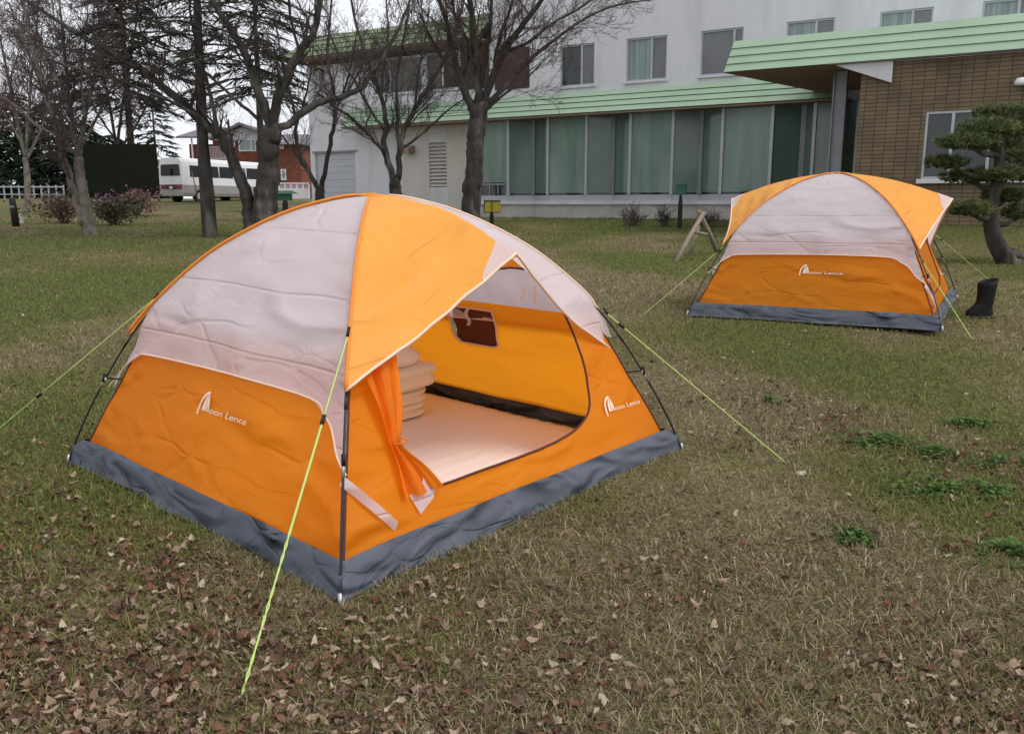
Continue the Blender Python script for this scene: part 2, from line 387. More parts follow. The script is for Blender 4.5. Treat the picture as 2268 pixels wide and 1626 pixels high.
# leaf litter ------------------------------------------------------------------
def leaf_density(x, y):
    d = .03 + .16 * max(0, noise.noise((x * 1.1, y * 1.1, 20)) + .15)
    k = sstep(3.3, 2.0, y) * sstep(.5, -.6, x)
    d += 1.6 * k * (.30 + .95 * max(0, noise.noise((x * 2.2, y * 2.2, 4)) + .35))
    d += .28 * sstep(5.2, 2.6, y) * sstep(.0, -1.2, x)
    d += .35 * sstep(2.6, 1.8, y) * sstep(.7, 1.3, x)
    for p, r in LEAFPATCH: d += .35 * math.exp(-((x - p.x) ** 2 + (y - p.y) ** 2) / (r * r))
    return min(1, d)
LEAFPATCH = [(gnd(u, v), r) for u, v, r in [(1740, 900, .45), (2200, 1560, .35), (1830, 960, .3), (1500, 1330, .2), (2180, 1050, .3)]]
def leaves(n, seed):
    r = random.Random(seed); mb = MB()
    k = 0
    while k < n:
        Y = 1.6 * (14 / 1.6) ** r.random(); X = (r.random() * 2 - 1) * (.72 * Y + .2)
        if r.random() > leaf_density(X, Y) or in_tent(X, Y, 1.12): continue
        k += 1
        L = .015 + .036 * r.random() ** 1.4; W = L * r.uniform(.30, .50)
        a = r.random() * 6.283; curl = r.uniform(-.8, 1.5); cup = r.uniform(-.5, .9)
        Rm = Matrix.Rotation(a, 3, 'Z') @ Matrix.Rotation(r.gauss(0, .27), 3, 'X') @ Matrix.Rotation(r.gauss(0, .24), 3, 'Y')
        base = Vector((X, Y, gz(X, Y) + r.uniform(.004, .03)))
        t = r.random(); q = r.random()
        c = mixc((.12, .072, .048), (.48, .35, .25), t * t * .9) if q < .6 else mixc((.06, .035, .025), (.22, .10, .062), t)
        if q > .95: c = mixc((.40, .32, .22), (.54, .46, .34), t)
        vs = []
        prof = [(-.5, .06), (-.4, .52), (-.22, .88), (.0, 1.0), (.22, .84), (.4, .45), (.5, .03)]
        tw = r.uniform(-5, 5)
        for i, (lx, ww) in enumerate(prof):
            for sgn in (-1, 0, 1):
                yy = sgn * ww * W * .5
                zz = curl * L * lx * lx + cup * abs(yy) + tw * lx * yy + r.uniform(-.0035, .0035)
                vs.append(base + Rm @ Vector((lx * L, yy, zz)))
        fs = []
        for i in range(6):
            for j in range(2):
                p = i * 3 + j; fs.append((p, p + 1, p + 4, p + 3))
        mb.add(vs, fs, c, True)
    o = mb.build('fallen_leaves', M['leafv']); o['kind'] = 'stuff'
leaves(10800, 11)

# ------------------------------------------------------------------ tents
PR = [(1.07, 0), (1.012, .18), (.938, .367), (.836, .588), (.735, .758), (.56, .975), (.417, 1.1), (.259, 1.2), (.1, 1.26), (0, 1.272), (-.1, 1.26)]
_pc = catmull([(a, b, 0) for a, b in PR], 24)[:-24]
_pw = np.array([p.x for p in _pc]); _pz = np.array([p.y for p in _pc])
_pt = np.concatenate([[0], np.cumsum(np.hypot(np.diff(_pw), np.diff(_pz)))])   # arc length from the ground up
TMAX = float(_pt[-1])
def Wt(t): return float(np.interp(t, _pt, _pw))
def Zt(t): return float(np.interp(t, _pt, _pz))
def t_of_z(z): return float(np.interp(z, _pz, _pt))
def inset(t):
    z = Zt(t); return float(np.interp(z, [0, .13, .4, .6, .8, 1.2, 1.3], [.03, .05, .06, .052, .035, .025, .02]))
def fly_off(t):
    z = Zt(t); k = sstep(.55, .80, z)
    return (1 - k) * (inset(t) - .015) - k * .013      # inset of the fly: negative = outside the poles

def rot4(p, k):
    x, y, z = p
    for _ in range(k): x, y = -y, x
    return (x, y, z)

def wr(a, t, seed, amp):
    """creases in stretched cloth"""
    n = noise.noise((a * 2.2, t * 5.5, seed)) * .5 + abs(noise.noise((a * 5 + t * 3, t * 7 - a * 4, seed + 5))) * .5
    n2 = noise.noise((a * 11, t * 15, seed + 9)) * .18 + abs(noise.noise((a * 2.6 - t * 3, t * 12 + a * 1.5, seed + 2))) * .55
    return amp * (n + n2)

def face_pt(a, t, k, off, seed=0, amp=.008, sag=0.0):
    """point on tent face k (0 front, 1 right, 2 back, 3 left): a lateral, t up the profile"""
    W = Wt(t); lat = (a / max(W, .05)) ** 2
    edge = max(0.0, 1 - min(1, lat)) 
    o = W - off + (wr(a, t, seed, amp) - sag * math.sin(math.pi * min(1, max(0, (t - .66) / (TMAX - .66))))) * min(1, edge * 3) 
    return rot4((a, -o, Zt(t)), k)

def inpoly(p, poly):
    x, y = p; c = False; n = len(poly); j = n - 1
    for i in range(n):
        xi, yi = poly[i]; xj, yj = poly[j]
        if (yi > y) != (yj > y) and x < (xj - xi) * (y - yi) / (yj - yi) + xi: c = not c
        j = i
    return c

def resample(poly, step):
    out = []
    n = len(poly)
    for i in range(n):
        a = poly[i]; b = poly[(i + 1) % n]; L = math.hypot(b[0] - a[0], b[1] - a[1]); k = max(1, int(round(L / step)))
        for j in range(k): out.append((a[0] + (b[0] - a[0]) * j / k, a[1] + (b[1] - a[1]) * j / k))
    return out

def patch(poly, fn, step=.035, holes=()):
    """triangulated cloth patch; fn maps 2D to 3D"""
    rings = [resample(poly, step)] + [resample(h, step) for h in holes]
    V = []; E = []
    for r in rings:
        n0 = len(V); V += [Vector(p) for p in r]; E += [(n0 + i, n0 + (i + 1) % len(r)) for i in range(len(r))]
    bd = np.array([(p.x, p.y) for p in V])
    x0, x1 = bd[:, 0].min(), bd[:, 0].max(); y0, y1 = bd[:, 1].min(), bd[:, 1].max()
    r = random.Random(5)
    yy = y0
    while yy < y1:
        xx = x0
        while xx < x1:
            p = (xx + r.uniform(-.2, .2) * step, yy + r.uniform(-.2, .2) * step)
            if inpoly(p, rings[0]) and not any(inpoly(p, h) for h in rings[1:]):
                if np.min((bd[:, 0] - p[0]) ** 2 + (bd[:, 1] - p[1]) ** 2) > (step * .55) ** 2: V.append(Vector(p))
            xx += step
        yy += step * .87
    ov, oe, of, *_ = delaunay_2d_cdt(V, E, [], 0, 1e-6)
    fs = []
    for f in of:
        cx = sum(ov[i].x for i in f) / len(f); cy = sum(ov[i].y for i in f) / len(f)
        if inpoly((cx, cy), rings[0]) and not any(inpoly((cx, cy), h) for h in rings[1:]): fs.append(tuple(f))
    return [fn(p.x, p.y) for p in ov], fs

def cloth(name, poly, fn, m, parent, step=.03, holes=(), flip=False):
    vs, fs = patch(poly, fn, step, holes)
    mb = MB(); mb.add(vs, fs, None, True)
    return mb.build(name, m, parent)

def zpoly(pts): return [(a, t_of_z(z)) for a, z in pts]

# --- printed emblem with lettering, as flat polygons (unit = emblem height)
def emblem_polys():
    P = []
    arc = []
    for i in range(13):
        w_ = R_(92 + i * 8.4); arc.append((.62 + .66 * math.cos(w_), .02 + .98 * math.sin(w_)))
    inn = []
    for i in range(13):
        w_ = R_(92 + i * 8.4); inn.append((.68 + .60 * math.cos(w_), -.02 + .90 * math.sin(w_)))
    P.append(arc + inn[::-1])
    P.append([(.30, .02), (.36, .45), (.50, .78), (.60, .90), (.56, .55), (.50, .02)])
    P.append([(.55, .02), (.62, .55), (.66, .86), (.82, .55), (.95, .02), (.80, .02), (.74, .42), (.68, .02)])
    return P
_txt = None
def text_mesh():
    global _txt
    if _txt is None:
        cu = bpy.data.curves.new('lettering', 'FONT'); cu.body = 'oon Lence'; cu.size = .46; cu.space_character = 1.0
        o = bpy.data.objects.new('lettering', cu); C.objects.link(o)
        bpy.context.view_layer.update()
        dg = bpy.context.evaluated_depsgraph_get(); me = o.evaluated_get(dg).to_mesh()
        vs = [(v.co.x * .86, v.co.y) for v in me.vertices]; fs = [tuple(p.vertices) for p in me.polygons]
        o.evaluated_get(dg).to_mesh_clear(); bpy.data.objects.remove(o); bpy.data.curves.remove(cu)
        _txt = (vs, fs)
    return _txt
def logo(parent, k, a0, z0, a1, z1, hgt, off, seed, amp, m, mirror=False):
    """emblem from (a0,z0) reading towards (a1,z1)"""
    t0, t1 = t_of_z(z0), t_of_z(z1); dx = Vector((a1 - a0, t1 - t0)); L = dx.length; ux = dx / L; uy = Vector((-ux.y, ux.x))
    if mirror: uy = -uy if uy.y < 0 else uy
    tv, tf = text_mesh(); tw = max(v[0] for v in tv)
    sx = (L / hgt - 1.0) / tw
    mb = MB()
    def put(p):
        q = Vector((a0, t0)) + (ux * p[0] + uy * p[1]) * hgt
        return face_pt(q.x, q.y, k, off, seed, amp)
    for poly in emblem_polys():
        n = len(poly); 
        mb.add([put(p) for p in poly], [tuple(range(n))] if n != 26 else [(i, i + 1, 25 - i - 1, 25 - i) for i in range(12)])
    o = mb.build('logo', m, parent)
    mb = MB(); mb.add([put((.98 + v[0] * sx, v[1] * .9)) for v in tv], tf); mb.build('lettering', m, o)
    return o

def build_tent(name, label, Mx, peak_f, peak_b, door, seed):
    root = thing(name, label, 'tent', group='orange and white dome tents on the lawn')
    root.matrix_world = Mx
    AMP = .010
    # groundsheet: floor and the upstanding grey edge, pulled out to a point at every corner
    mb = MB(); n = 60
    wtop = Wt(t_of_z(.125)) - inset(t_of_z(.125)) + .017
    rows = [(1.035, 0.004), (1.028, .03), (1.022, .062), (1.016, .095), (wtop, .13)]
    ring = []; nr_ = len(rows)
    for j, (wd, z) in enumerate(rows):
        for k in range(4):
            for i in range(n):
                a = -1 + 2 * i / n
                cz = abs(a) ** 10
                ex = (.032 * cz) if j < nr_ - 1 else .012 * cz
                W = wd + ex; o = wd + ex
                fr = 1 - cz
                if 0 < j < nr_ - 1: o += fr * (.020 * noise.noise((a * 5 + k * 9, j * 1.7, seed)) + .012 * noise.noise((a * 15, j * 2.3, seed + k))) * (.3 if j == 3 else 1)
                if j == 0: o += .028 * noise.noise((a * 3.2 + k * 7, 3, seed)) * fr
                zz = z + (.018 * noise.noise((a * 5.5, k * 3.1, seed + 2 + j * .6)) * fr if 0 < j < nr_ - 1 else 0)
                if j == nr_ - 1: zz = .125 + .010 * noise.noise((a * 2, k, seed)); W = min(W, wtop + .002)
                ring.append(rot4((a * W, -o, zz), k))
    N = 4 * n
    fs = [(j * N + i, j * N + (i + 1) % N, (j + 1) * N + (i + 1) % N, (j + 1) * N + i) for j in range(nr_ - 1) for i in range(N)]
    fs.append(tuple(range(N)))
    mb.add(ring, fs, None, True)
    gsheet = mb.build('groundsheet', M['tub'], root)
    # inner walls
    tl = t_of_z(.10)
    def body(k, sd): return lambda a, t: face_pt(a, t, k, inset(t), sd, AMP)
    def wall_poly(ztop):
        tt = t_of_z(ztop); Ls = [tl + (tt - tl) * i / 12 for i in range(13)]
        return [(-(Wt(t) - inset(t)), t) for t in Ls] + [((Wt(t) - inset(t)), t) for t in Ls[::-1]]
    win = zpoly([(-.05, .655), (-.04, .56), (-.01, .445), (.03, .43), (.28, .43), (.32, .46), (.315, .56), (.28, .655)])
    for k, nm in ((3, 'side_wall'), (2, 'back_wall')):
        cloth(nm, wall_poly(.70), body(k, seed + k), M['orange'], root, .05)
    o = cloth('side_wall', wall_poly(.70), body(1, seed + 1), M['orange'], root, .04, [win])
    vent = cloth('vent_window', win, lambda a, t: face_pt(a, t, 1, inset(t) - .012, seed + 30, .05), M['vent'], root, .03)
    mb = MB(); mb.tube([face_pt(a, t, 1, inset(t) + .004, seed + 1, AMP) for a, t in resample(win + win[:1], .03)], .006, 4); mb.build('binding', M['trim'], vent)
    mb = MB()
    for (a_, z0, z1, dx) in ((.10, .655, .55, .05),):
        ts = [t_of_z(z0 + (z1 - z0) * i / 6) for i in range(7)]
        p = [Vector(face_pt(a_ + dx * i / 6, ts[i], 1, inset(ts[i]) + .02 + .015 * math.sin(i), 0, 0)) for i in range(7)]
        q = [v + Vector((0, .028, -.004)) for v in p]
        mb.add(p + q, [(i, i + 1, i + 8, i + 7) for i in range(6)])
    mb.build('care_label', M['white'], vent)
    for k in (1, 2, 3):      # the grey breathable roof of the inner tent
        tt0 = t_of_z(.70); Ls = [tt0 + (TMAX - .03 - tt0) * i / 12 for i in range(13)]
        poly = [(-(Wt(t) - .03), t) for t in Ls] + [((Wt(t) - .03), t) for t in Ls[::-1]]
        cloth('mesh_roof', poly, lambda a, t, k=k: face_pt(a, t, k, .045, seed, .004), M['mesh'], root, .07)
    # front wall with the D-shaped doorway
    tt = t_of_z(1.02)
    def fw_poly(z0, z1):
        t0, t1 = t_of_z(z0), t_of_z(z1); Ls = [t0 + (t1 - t0) * i / 16 for i in range(17)]
        return [(-(Wt(t) - inset(t)), t) for t in Ls] + [((Wt(t) - inset(t)), t) for t in Ls[::-1]]
    hole_raw = [(-.30, .93), (.25, .955), (.40, .945), (.455, .93), (.50, .866), (.53, .719), (.546, .543), (.527, .405), (.466, .306), (.326, .257), (.093, .232), (-.319, .233), (-.559, .234), (-.60, .25), (-.628, .34), (-.64, .42), (-.635, .54), (-.57, .72)]
    hole = [(p.x, p.y) for p in catmull([(a, t_of_z(z), 0) for a, z in hole_raw + hole_raw[:1]], 3)[:-1]]
    fwall = cloth('front_wall', fw_poly(.10, 1.0), body(0, seed), M['orange'], root, .035, [hole] if door else ())
    mb = MB()
    mb.tube([face_pt(a, t, 0, inset(t) - .006, seed, AMP) for a, t in resample(hole, .03) + hole[:1]], .0055, 5)
    mb.build('zip', M['zip'], fwall)
    if door:
        pk = zpoly([(.50, .80), (.537, .70), (.59, .715), (.665, .715), (.60, .83)])
        cloth('pale_panel', pk, lambda a, t: face_pt(a, t, 0, inset(t) - .006, seed, AMP), M['white'], fwall, .03)
        # door cloth gathered to the side and tied
        mb = MB(); rows_ = 26; colsn = 18; vs = []
        for j in range(rows_ + 1):
            v = j / rows_; z = .72 - .48 * v
            pinch = math.exp(-((v - .62) / .15) ** 2)
            left = -.72 + .03 * min(1, v / .6); right = -.53 - .095 * min(1, v / .62)
            if v > .62: right += (v - .62) * .30
            wid = (right - left) * (1 - .42 * pinch); mid = (left + right) / 2 - .012 * pinch - .0 
            t = t_of_z(z)
            for i in range(colsn + 1):
                h = i / colsn
                fold = .022 * math.sin(h * 13 + v * 2.5) * (1 - .35 * pinch) + .012 * math.sin(h * 29 + v * 5)
                p = Vector(face_pt(mid + (h - .5) * wid, t, 0, inset(t) - .030 - fold, 0, 0))
                vs.append(p)
        fs = [(j * (colsn + 1) + i, j * (colsn + 1) + i + 1, (j + 1) * (colsn + 1) + i + 1, (j + 1) * (colsn + 1) + i) for j in range(rows_) for i in range(colsn)]
        mb.add(vs, fs, None, True)
        flap = mb.build('door_flap', M['flapcol'], root)
        mb = MB()      # pale lining turned out at the foot of the flap
        tv = [face_pt(a, t_of_z(z), 0, inset(t_of_z(z)) - o_, 0, 0) for a, z, o_ in [(-.655, .235, .01), (-.60, .26, .025), (-.565, .30, .02), (-.52, .245, .012), (-.56, .205, .02), (-.63, .165, .012)]]
        mb.add(tv, [(0, 1, 5), (1, 2, 3), (1, 3, 4), (1, 4, 5)], None, False); mb.build('lining', M['white'], flap)
        mb = MB(); zt = .72 - .48 * .62; t = t_of_z(zt)
        c0 = Vector(face_pt(-.635, t, 0, inset(t) - .03, 0, 0))
        mb.tube([c0 + Vector((math.cos(w_) * .026, math.sin(w_) * .026, .004 * math.sin(3 * w_))) for w_ in [i * .628 for i in range(11)]], .003, 5); mb.build('tie', M['seam'], flap)
        mb = MB()
        for (a_, z0, z1, dx) in ((.40, .87, .80, -.03), (.455, .865, .775, -.005)):
            ts = [t_of_z(z0 + (z1 - z0) * i / 5) for i in range(6)]
            p = [Vector(face_pt(a_ + dx * i / 5, ts[i], 0, inset(ts[i]) + .03 + .06 * i / 5, 0, 0)) for i in range(6)]
            mb.add(p + [v + Vector((.016, 0, 0)) for v in p], [(i, i + 1, i + 7, i + 6) for i in range(5)])
        mb.build('tie_tape', M['trim'], fwall)
    # rainfly: white panels left and right
    def fly(k, sd): return lambda a, t: face_pt(a, t, k, fly_off(t), seed + k, AMP, .022)
    low = [(-.945, .375), (-.90, .42), (-.83, .492), (-.75, .54), (-.68, .558), (-.276, .57), (.15, .575), (.60, .566), (.69, .530), (.76, .49), (.83, .41), (.90, .365)]
    def flypoly(low):
        tA = t_of_z(low[0][1]); tB = t_of_z(low[-1][1])
        lp = zpoly(low)
        lp[0] = (-(Wt(tA) - max(fly_off(tA), 0)), tA); lp[-1] = ((Wt(tB) - max(fly_off(tB), 0)), tB)
        up = [((Wt(t) - fly_off(t)), t) for t in [tB + (TMAX - .02 - tB) * i / 24 for i in range(1, 25)]]
        dn = [(-(Wt(t) - fly_off(t)), t) for t in [tA + (TMAX - .02 - tA) * i / 24 for i in range(24, 0, -1)]]
        return lp + up + dn
    low_r = [(-.80, .60), (-.72, .605), (-.6, .61)] + [(-.2, .60), (.3, .58), (.68, .558), (.83, .49), (.945, .375)]
    pan = []
    for k, lw in ((3, low), (1, low_r)):
        o = cloth('rainfly_panel', flypoly(lw), fly(k, seed + 11 + k), M['white'], root, .032)
        mb = MB(); lp = zpoly(lw); lp = resample(lp, .04)[:-22] if False else [(p.x, p.y) for p in catmull([(a, b, 0) for a, b in lp], 4)]
        mb.tube([face_pt(a, t, k, fly_off(t) - .001, seed + k, AMP, .022) for a, t in lp], .0042, 5); mb.build('hem', M['trim'], o)
        pan.append(o)
    # faint fold creases pressed into the white panel are in its cloth; sleeve tail wrapping the pole on the door side
    tail = zpoly([(.43, .995), (.50, .95), (.561, .89), (.59, .80), (.635, .70), (.732, .527), (.80, .56)]) + [(Wt(t) + .004, t) for t in [t_of_z(z) for z in (.66, .74, .80, .88, .95, .99)]]
    # awnings
    def pole_pt(t, sx, sy, ex=.014):
        W = Wt(t) + ex * (1 if Zt(t) > .5 else 0); return Vector((sx * W, sy * W, Zt(t) + .006))
    for sy, P, is_front in ((-1, peak_f, True), (1, peak_b, False)):
        P = Vector(P); apex = Vector((0, 0, 1.288))
        base = None
        for sx in (-1, 1):
            white_half = (sx == 1) if is_front else (sx == 1)
            zA = .632 if not white_half else .535
            tA = t_of_z(zA)
            def S(r, s, sx=sx, tA=tA, sy=sy, P=P, apex=apex, wh=white_half):
                t = TMAX - (TMAX - tA) * s
                pp = pole_pt(t, sx, sy, .014 - (.078 * sstep(.72, 1, s) if wh else 0))
                rd = apex.lerp(P, s) + Vector((0, 0, .045 * math.sin(math.pi * s)))
                p = pp.lerp(rd, r)
                sagv = .05 * math.sin(math.pi * r) * s
                p.z -= sagv * .6
                p.y += sagv * .5 * (-sy)
                c_ = noise.noise((r * 3.5 + s * 2, s * 9 - r * 6, seed + sx)) * .010 + noise.noise((r * 9, s * 14, seed + 3)) * .004
                p.z += c_ * min(1, r * 8, (1 - r) * 8)
                return p
            def half(r0f, r1f, m, nm, par, lift=0.0, ns=34, nr=18, s0=0.0, s1=1.0):
                mb = MB(); vs = []
                for j in range(ns + 1):
                    s = s0 + (s1 - s0) * j / ns; ra, rb = r0f(s), r1f(s)
                    for i in range(nr + 1):
                        p = S(ra + (rb - ra) * i / nr, s); p.z += lift; vs.append(p)
                mb.add(vs, [(j * (nr + 1) + i, j * (nr + 1) + i + 1, (j + 1) * (nr + 1) + i + 1, (j + 1) * (nr + 1) + i) for j in range(ns) for i in range(nr)], None, True)
                return mb.build(nm, m, par)
            if not white_half:
                base = half(lambda s: 0, lambda s: 1, M['awning'], 'awning', root)
            else:
                r0 = lambda s: .16 + .81 * s ** 1.2
                base = half(r0, lambda s: 1, M['awning'], 'awning', root, nr=10)
                half(lambda s: 0, r0, M['white'], 'awning_wing', root, nr=16)
            # corner patch, hem and pole seam
            if not white_half:
                half(lambda s: 1 - .20 * sstep(.86, 1.0, s), lambda s: 1, M['white'], 'peak_patch', base, .004, 8, 4, .86, 1.0)
            mb = MB(); mb.tube([S(i / 20, 1.0) for i in range(21)], .0065, 5); mb.build('hem', M['trim'], base)
            mb = MB(); mb.tube([S(0, i / 30) + Vector((0, 0, .003)) for i in range(1, 31)], .0065 if not white_half else .0045, 6)
            mb.build('pole_seam', M['seam'] if not white_half else M['trim'], base)
    # poles
    for sgn in (1, -1):
        pts = []
        for i in range(41):
            t = TMAX * i / 40; pts.append((Wt(t), sgn * Wt(t), Zt(t) - (.012 if i > 38 else 0)))
        for i in range(39, -1, -1):
            t = TMAX * i / 40; pts.append((-Wt(t), -sgn * Wt(t), Zt(t)))
        mb = MB(); mb.tube(pts, .0052, 7); pole = mb.build('pole', M['pole'], root)
        for sx in (1, -1):
            mb = MB(); x, y = sx * Wt(0), sx * sgn * Wt(0)
            d = Vector((Wt(.14) - Wt(0), Wt(.14) - Wt(0), 0))
            mb.tube([(x, y, -.015), (x - sx * .008, y - sx * sgn * .008, .05)], .0072, 7); mb.build('pole_foot', M['steel'], pole)
            for tq in (.40, .62):
                mb = MB(); a = Vector((sx * Wt(tq), sx * sgn * Wt(tq), Zt(tq))); t2 = tq + .06; b = Vector((sx * Wt(t2), sx * sgn * Wt(t2), Zt(t2)))
                mb.tube([a, b], .0062, 7); mb.build('ferrule', M['steel'] if tq == .40 else M['pole'], pole)
    # seam tape running down each corner of the inner tent, with pole clips
    for k in range(4):
        mb = MB()
        Ls = [t_of_z(.06) + (t_of_z(.66) - t_of_z(.06)) * i / 14 for i in range(15)]
        mb.tube([rot4((Wt(t) - inset(t) + .001, -(Wt(t) - inset(t) + .001), Zt(t)), k) for t in Ls], .0055, 5)
        sm = mb.build('corner_seam', M['zip'], root)
        for tq in (t_of_z(.42),):
            mb = MB(); a = Wt(tq) - inset(tq); b = Wt(tq) + .004
            mb.tube([rot4((a, -a, Zt(tq)), k), rot4((b, -b, Zt(tq) + .01), k)], .004, 5)
            mb.tube([rot4((b, -b, Zt(tq) - .012), k), rot4((b - .005, -b + .005, Zt(tq) + .03), k)], .008, 6)
            mb.build('pole_clip', M['black'], sm)
    # pale strap across the door-side corner
    mb = MB(); p = []
    for i in range(9):
        f = i / 8; a = -.915 + .165 * f; z = .352 - .195 * f; t = t_of_z(z)
        o = inset(t) - .012 - .012 * math.sin(math.pi * f); q = Vector(face_pt(a, t, 0, o, 0, 0))
        p += [q + Vector((-.007, 0, -.016)), q + Vector((.007, -.003, .016))]
    mb.add(p, [(2 * i, 2 * i + 1, 2 * i + 3, 2 * i + 2) for i in range(8)], None, True)
    mb.build('corner_strap', M['white'], root)
    # printed emblems
    logo(root, 3, -.113, .412, .250, .412, .085, inset(.5) - .014 - 0, seed + 3, AMP, M['logo'])
    logo(root, 0, .585, .285, .87, .275, .075, inset(.3) - .014, seed, AMP, M['logo'])
    return root

tent1 = build_tent('dome_tent', 'large open dome tent in the foreground with bedding visible through its doorway', MT1, (0, -.883, 1.060), (0, .95, 1.05), True, 1)
tent2 = build_tent('dome_tent', 'smaller closed dome tent standing beyond beside the black boot', MT2, (0, -1.0, 1.035), (0, .985, 1.05), False, 50)

# guy ropes: world points; the last stretch is doubled below the slider
def guy(tent, Mi, a_loc, end, tens, rad, thick=1.0, slack=.0):
    a = Mi @ Vector(a_loc)
    b = Vector(end); inv = Mi.inverted()
    m = a.lerp(b, tens); m.z -= slack
    mb = MB(); side = (b - a).cross(Vector((0, 0, 1))).normalized() * rad * 1.7
    up = [a.lerp(m, i / 8) for i in range(9)]
    mb.tube([inv @ p for p in up], rad, 5)
    for sg in (-1, 1):
        pts = []
        for i in range(25):
            f = i / 24; p = m.lerp(b, f) + side * sg * (math.sin(f * 60) * .6 if f > .45 else .3)
            pts.append(inv @ p)
        mb.tube(pts, rad * .8, 5)
    o = mb.build('guy_rope', M['rope'], tent)
    mb = MB(); q = inv @ m; d = (inv.to_3x3() @ (b - a)).normalized()
    mb.tube([q - d * .018, q + d * .018], rad * 2.4, 6); mb.build('slider', M['black'], o)
    mb = MB(); q = inv @ b
    mb.tube([q + Vector((0, 0, .02)), q + Vector((.01, 0, -.06))], .005, 6); mb.build('tent_peg', M['steel'], o)
    mb = MB(); q = inv @ a; 
    mb.tube([q + Vector((0, 0, .012)), q + d * .03], .006, 5); mb.build('loop', M['black'], o)
z8 = t_of_z(.815); W8 = Wt(z8) + .02
guy(tent1, MT1, (-W8, -W8, .82), gnd(531, 1566), .30, .0031)
guy(tent1, MT1, (-W8, W8, .82), gnd(-62, 1004), .62, .0030)
z7 = t_of_z(.73); W7 = Wt(z7) + .015
guy(tent1, MT1, (W7, -W7, .73), gnd(1746, 1031), .10, .0031)
guy(tent2, MT2, (-W8, -W8, .74), gnd(2154, 753), .25, .0036)
guy(tent2, MT2, (-W8, W8, .74), gnd(1420, 702), .2, .0036)
guy(tent2, MT2, (W8, -W8, .78), gnd(2226, 651), .2, .0036)

# bedding inside the near tent
def pillowbox(sx, sy, sz, seed, e=.26, lobes=1, nu=56, nv=40):
    mb = MB(); vs = []
    def sg(c, p): return math.copysign(abs(c) ** p, c)
    for j in range(nv + 1):
        ph = -math.pi / 2 + math.pi * j / nv
        for i in range(nu):
            th = 2 * math.pi * i / nu
            x = sg(math.cos(ph), e) * sg(math.cos(th), e * .7); y = sg(math.cos(ph), e) * sg(math.sin(th), e * .7); z = sg(math.sin(ph), .42)
            n_ = 1 + .05 * noise.noise((x * 1.6, y * 1.6, z * 1.2 + seed)) + .02 * noise.noise((x * 5, y * 5, z * 4 + seed))
            n_ *= 1 - (.10 if lobes > 1 else .055) * math.exp(-((z - .05 * noise.noise((x, y, seed))) / .10) ** 2)
            vs.append((x * sx * n_, y * sy * n_, z * sz + .012 * noise.noise((x * 2, y * 2, seed))))
    fs = [(j * nu + i, j * nu + (i + 1) % nu, (j + 1) * nu + (i + 1) % nu, (j + 1) * nu + i) for j in range(nv) for i in range(nu)]
    mb.add(vs, fs, None, True); return mb
def inside(name, mb, m, loc, label, cat, group=None, rz=0):
    o = mb.build(name, m); o.matrix_world = MT1 @ Matrix.Translation(loc) @ Matrix.Rotation(rz, 4, 'Z'); tag(o, label, cat, group); return o
mb = MB(); vs = []; n = 60
for j in range(n + 1):
    for i in range(n + 1):
        x = -.96 + 1.93 * i / n; y = -.955 + 1.91 * j / n
        vs.append((x, y, .030 + .004 * math.sin(y * 60) * (.5 + .5 * noise.noise((x * 3, y * 3, 0))) + .008 * noise.noise((x * 2.2, y * 2.2, 4))))
nn = len(vs); vs += [(a, b, .012) for a, b, c in vs]
fs = [(j * (n + 1) + i, j * (n + 1) + i + 1, (j + 1) * (n + 1) + i + 1, (j + 1) * (n + 1) + i) for j in range(n) for i in range(n)]
edge = [i for i in range(n + 1)] + [(j * (n + 1) + n) for j in range(1, n + 1)] + [n * (n + 1) + i for i in range(n - 1, -1, -1)] + [j * (n + 1) for j in range(n - 1, 0, -1)]
fs += [(edge[i], edge[i] + nn, edge[(i + 1) % len(edge)] + nn, edge[(i + 1) % len(edge)]) for i in range(len(edge))]
mb.add(vs, fs, None, True)
inside('sleeping_mat', mb, M['floor'], (0, 0, 0), 'pale pink quilted mat covering the floor of the near tent', 'mat')
G_ = 'folded bedding stacked in the near tent'
inside('folded_futon', pillowbox(.42, .27, .045, 2), M['futon'], (.20, .59, .078), 'thin beige folded futon at the very bottom of the stack in the tent', 'futon', G_)
inside('folded_futon', pillowbox(.43, .28, .045, 6), M['futon'], (.21, .59, .158), 'thin beige folded futon second from the bottom of the stack in the tent', 'futon', G_, .02)
inside('folded_futon', pillowbox(.47, .30, .072, 9, lobes=1), M['futon'], (.22, .59, .268), 'thick rounded beige futon under the pale duvet in the tent', 'futon', G_, -.02)
inside('folded_duvet', pillowbox(.41, .28, .125, 14, .36, 2), M['duvet'], (.20, .60, .44), 'pale puffy folded duvet on top of the beige futons in the tent', 'duvet', G_, .03)

# rubber boot beside the far tent
bp = gnd(2168, 704); rt = thing('rubber_boot', 'single tall black rubber boot standing on the grass by the far tent', 'boot', bp, R_(8))
mb = MB(); vs = []; n = 20
secs = [(.0, 0, .135, .052), (.0, .035, .138, .055), (-.004, .075, .128, .054), (.022, .10, .098, .055), (.046, .14, .082, .058), (.050, .22, .082, .062), (.052, .29, .090, .068), (.054, .335, .094, .070)]
for cx, z, a, b in secs:
    for i in range(n):
        w_ = 2 * math.pi * i / n; vs.append((cx + a * math.cos(w_), b * math.sin(w_), z + (.025 * math.cos(w_) if z > .3 else 0) - (.02 * max(0, -math.cos(w_)) if .02 < z < .09 else 0)))
for cx, z, a, b in [(.054, .32, .086, .062), (.050, .16, .072, .050)]:
    for i in range(n):
        w_ = 2 * math.pi * i / n; vs.append((cx + a * math.cos(w_), b * math.sin(w_), z + (.025 * math.cos(w_) if z > .3 else 0)))
ns = len(secs) + 2
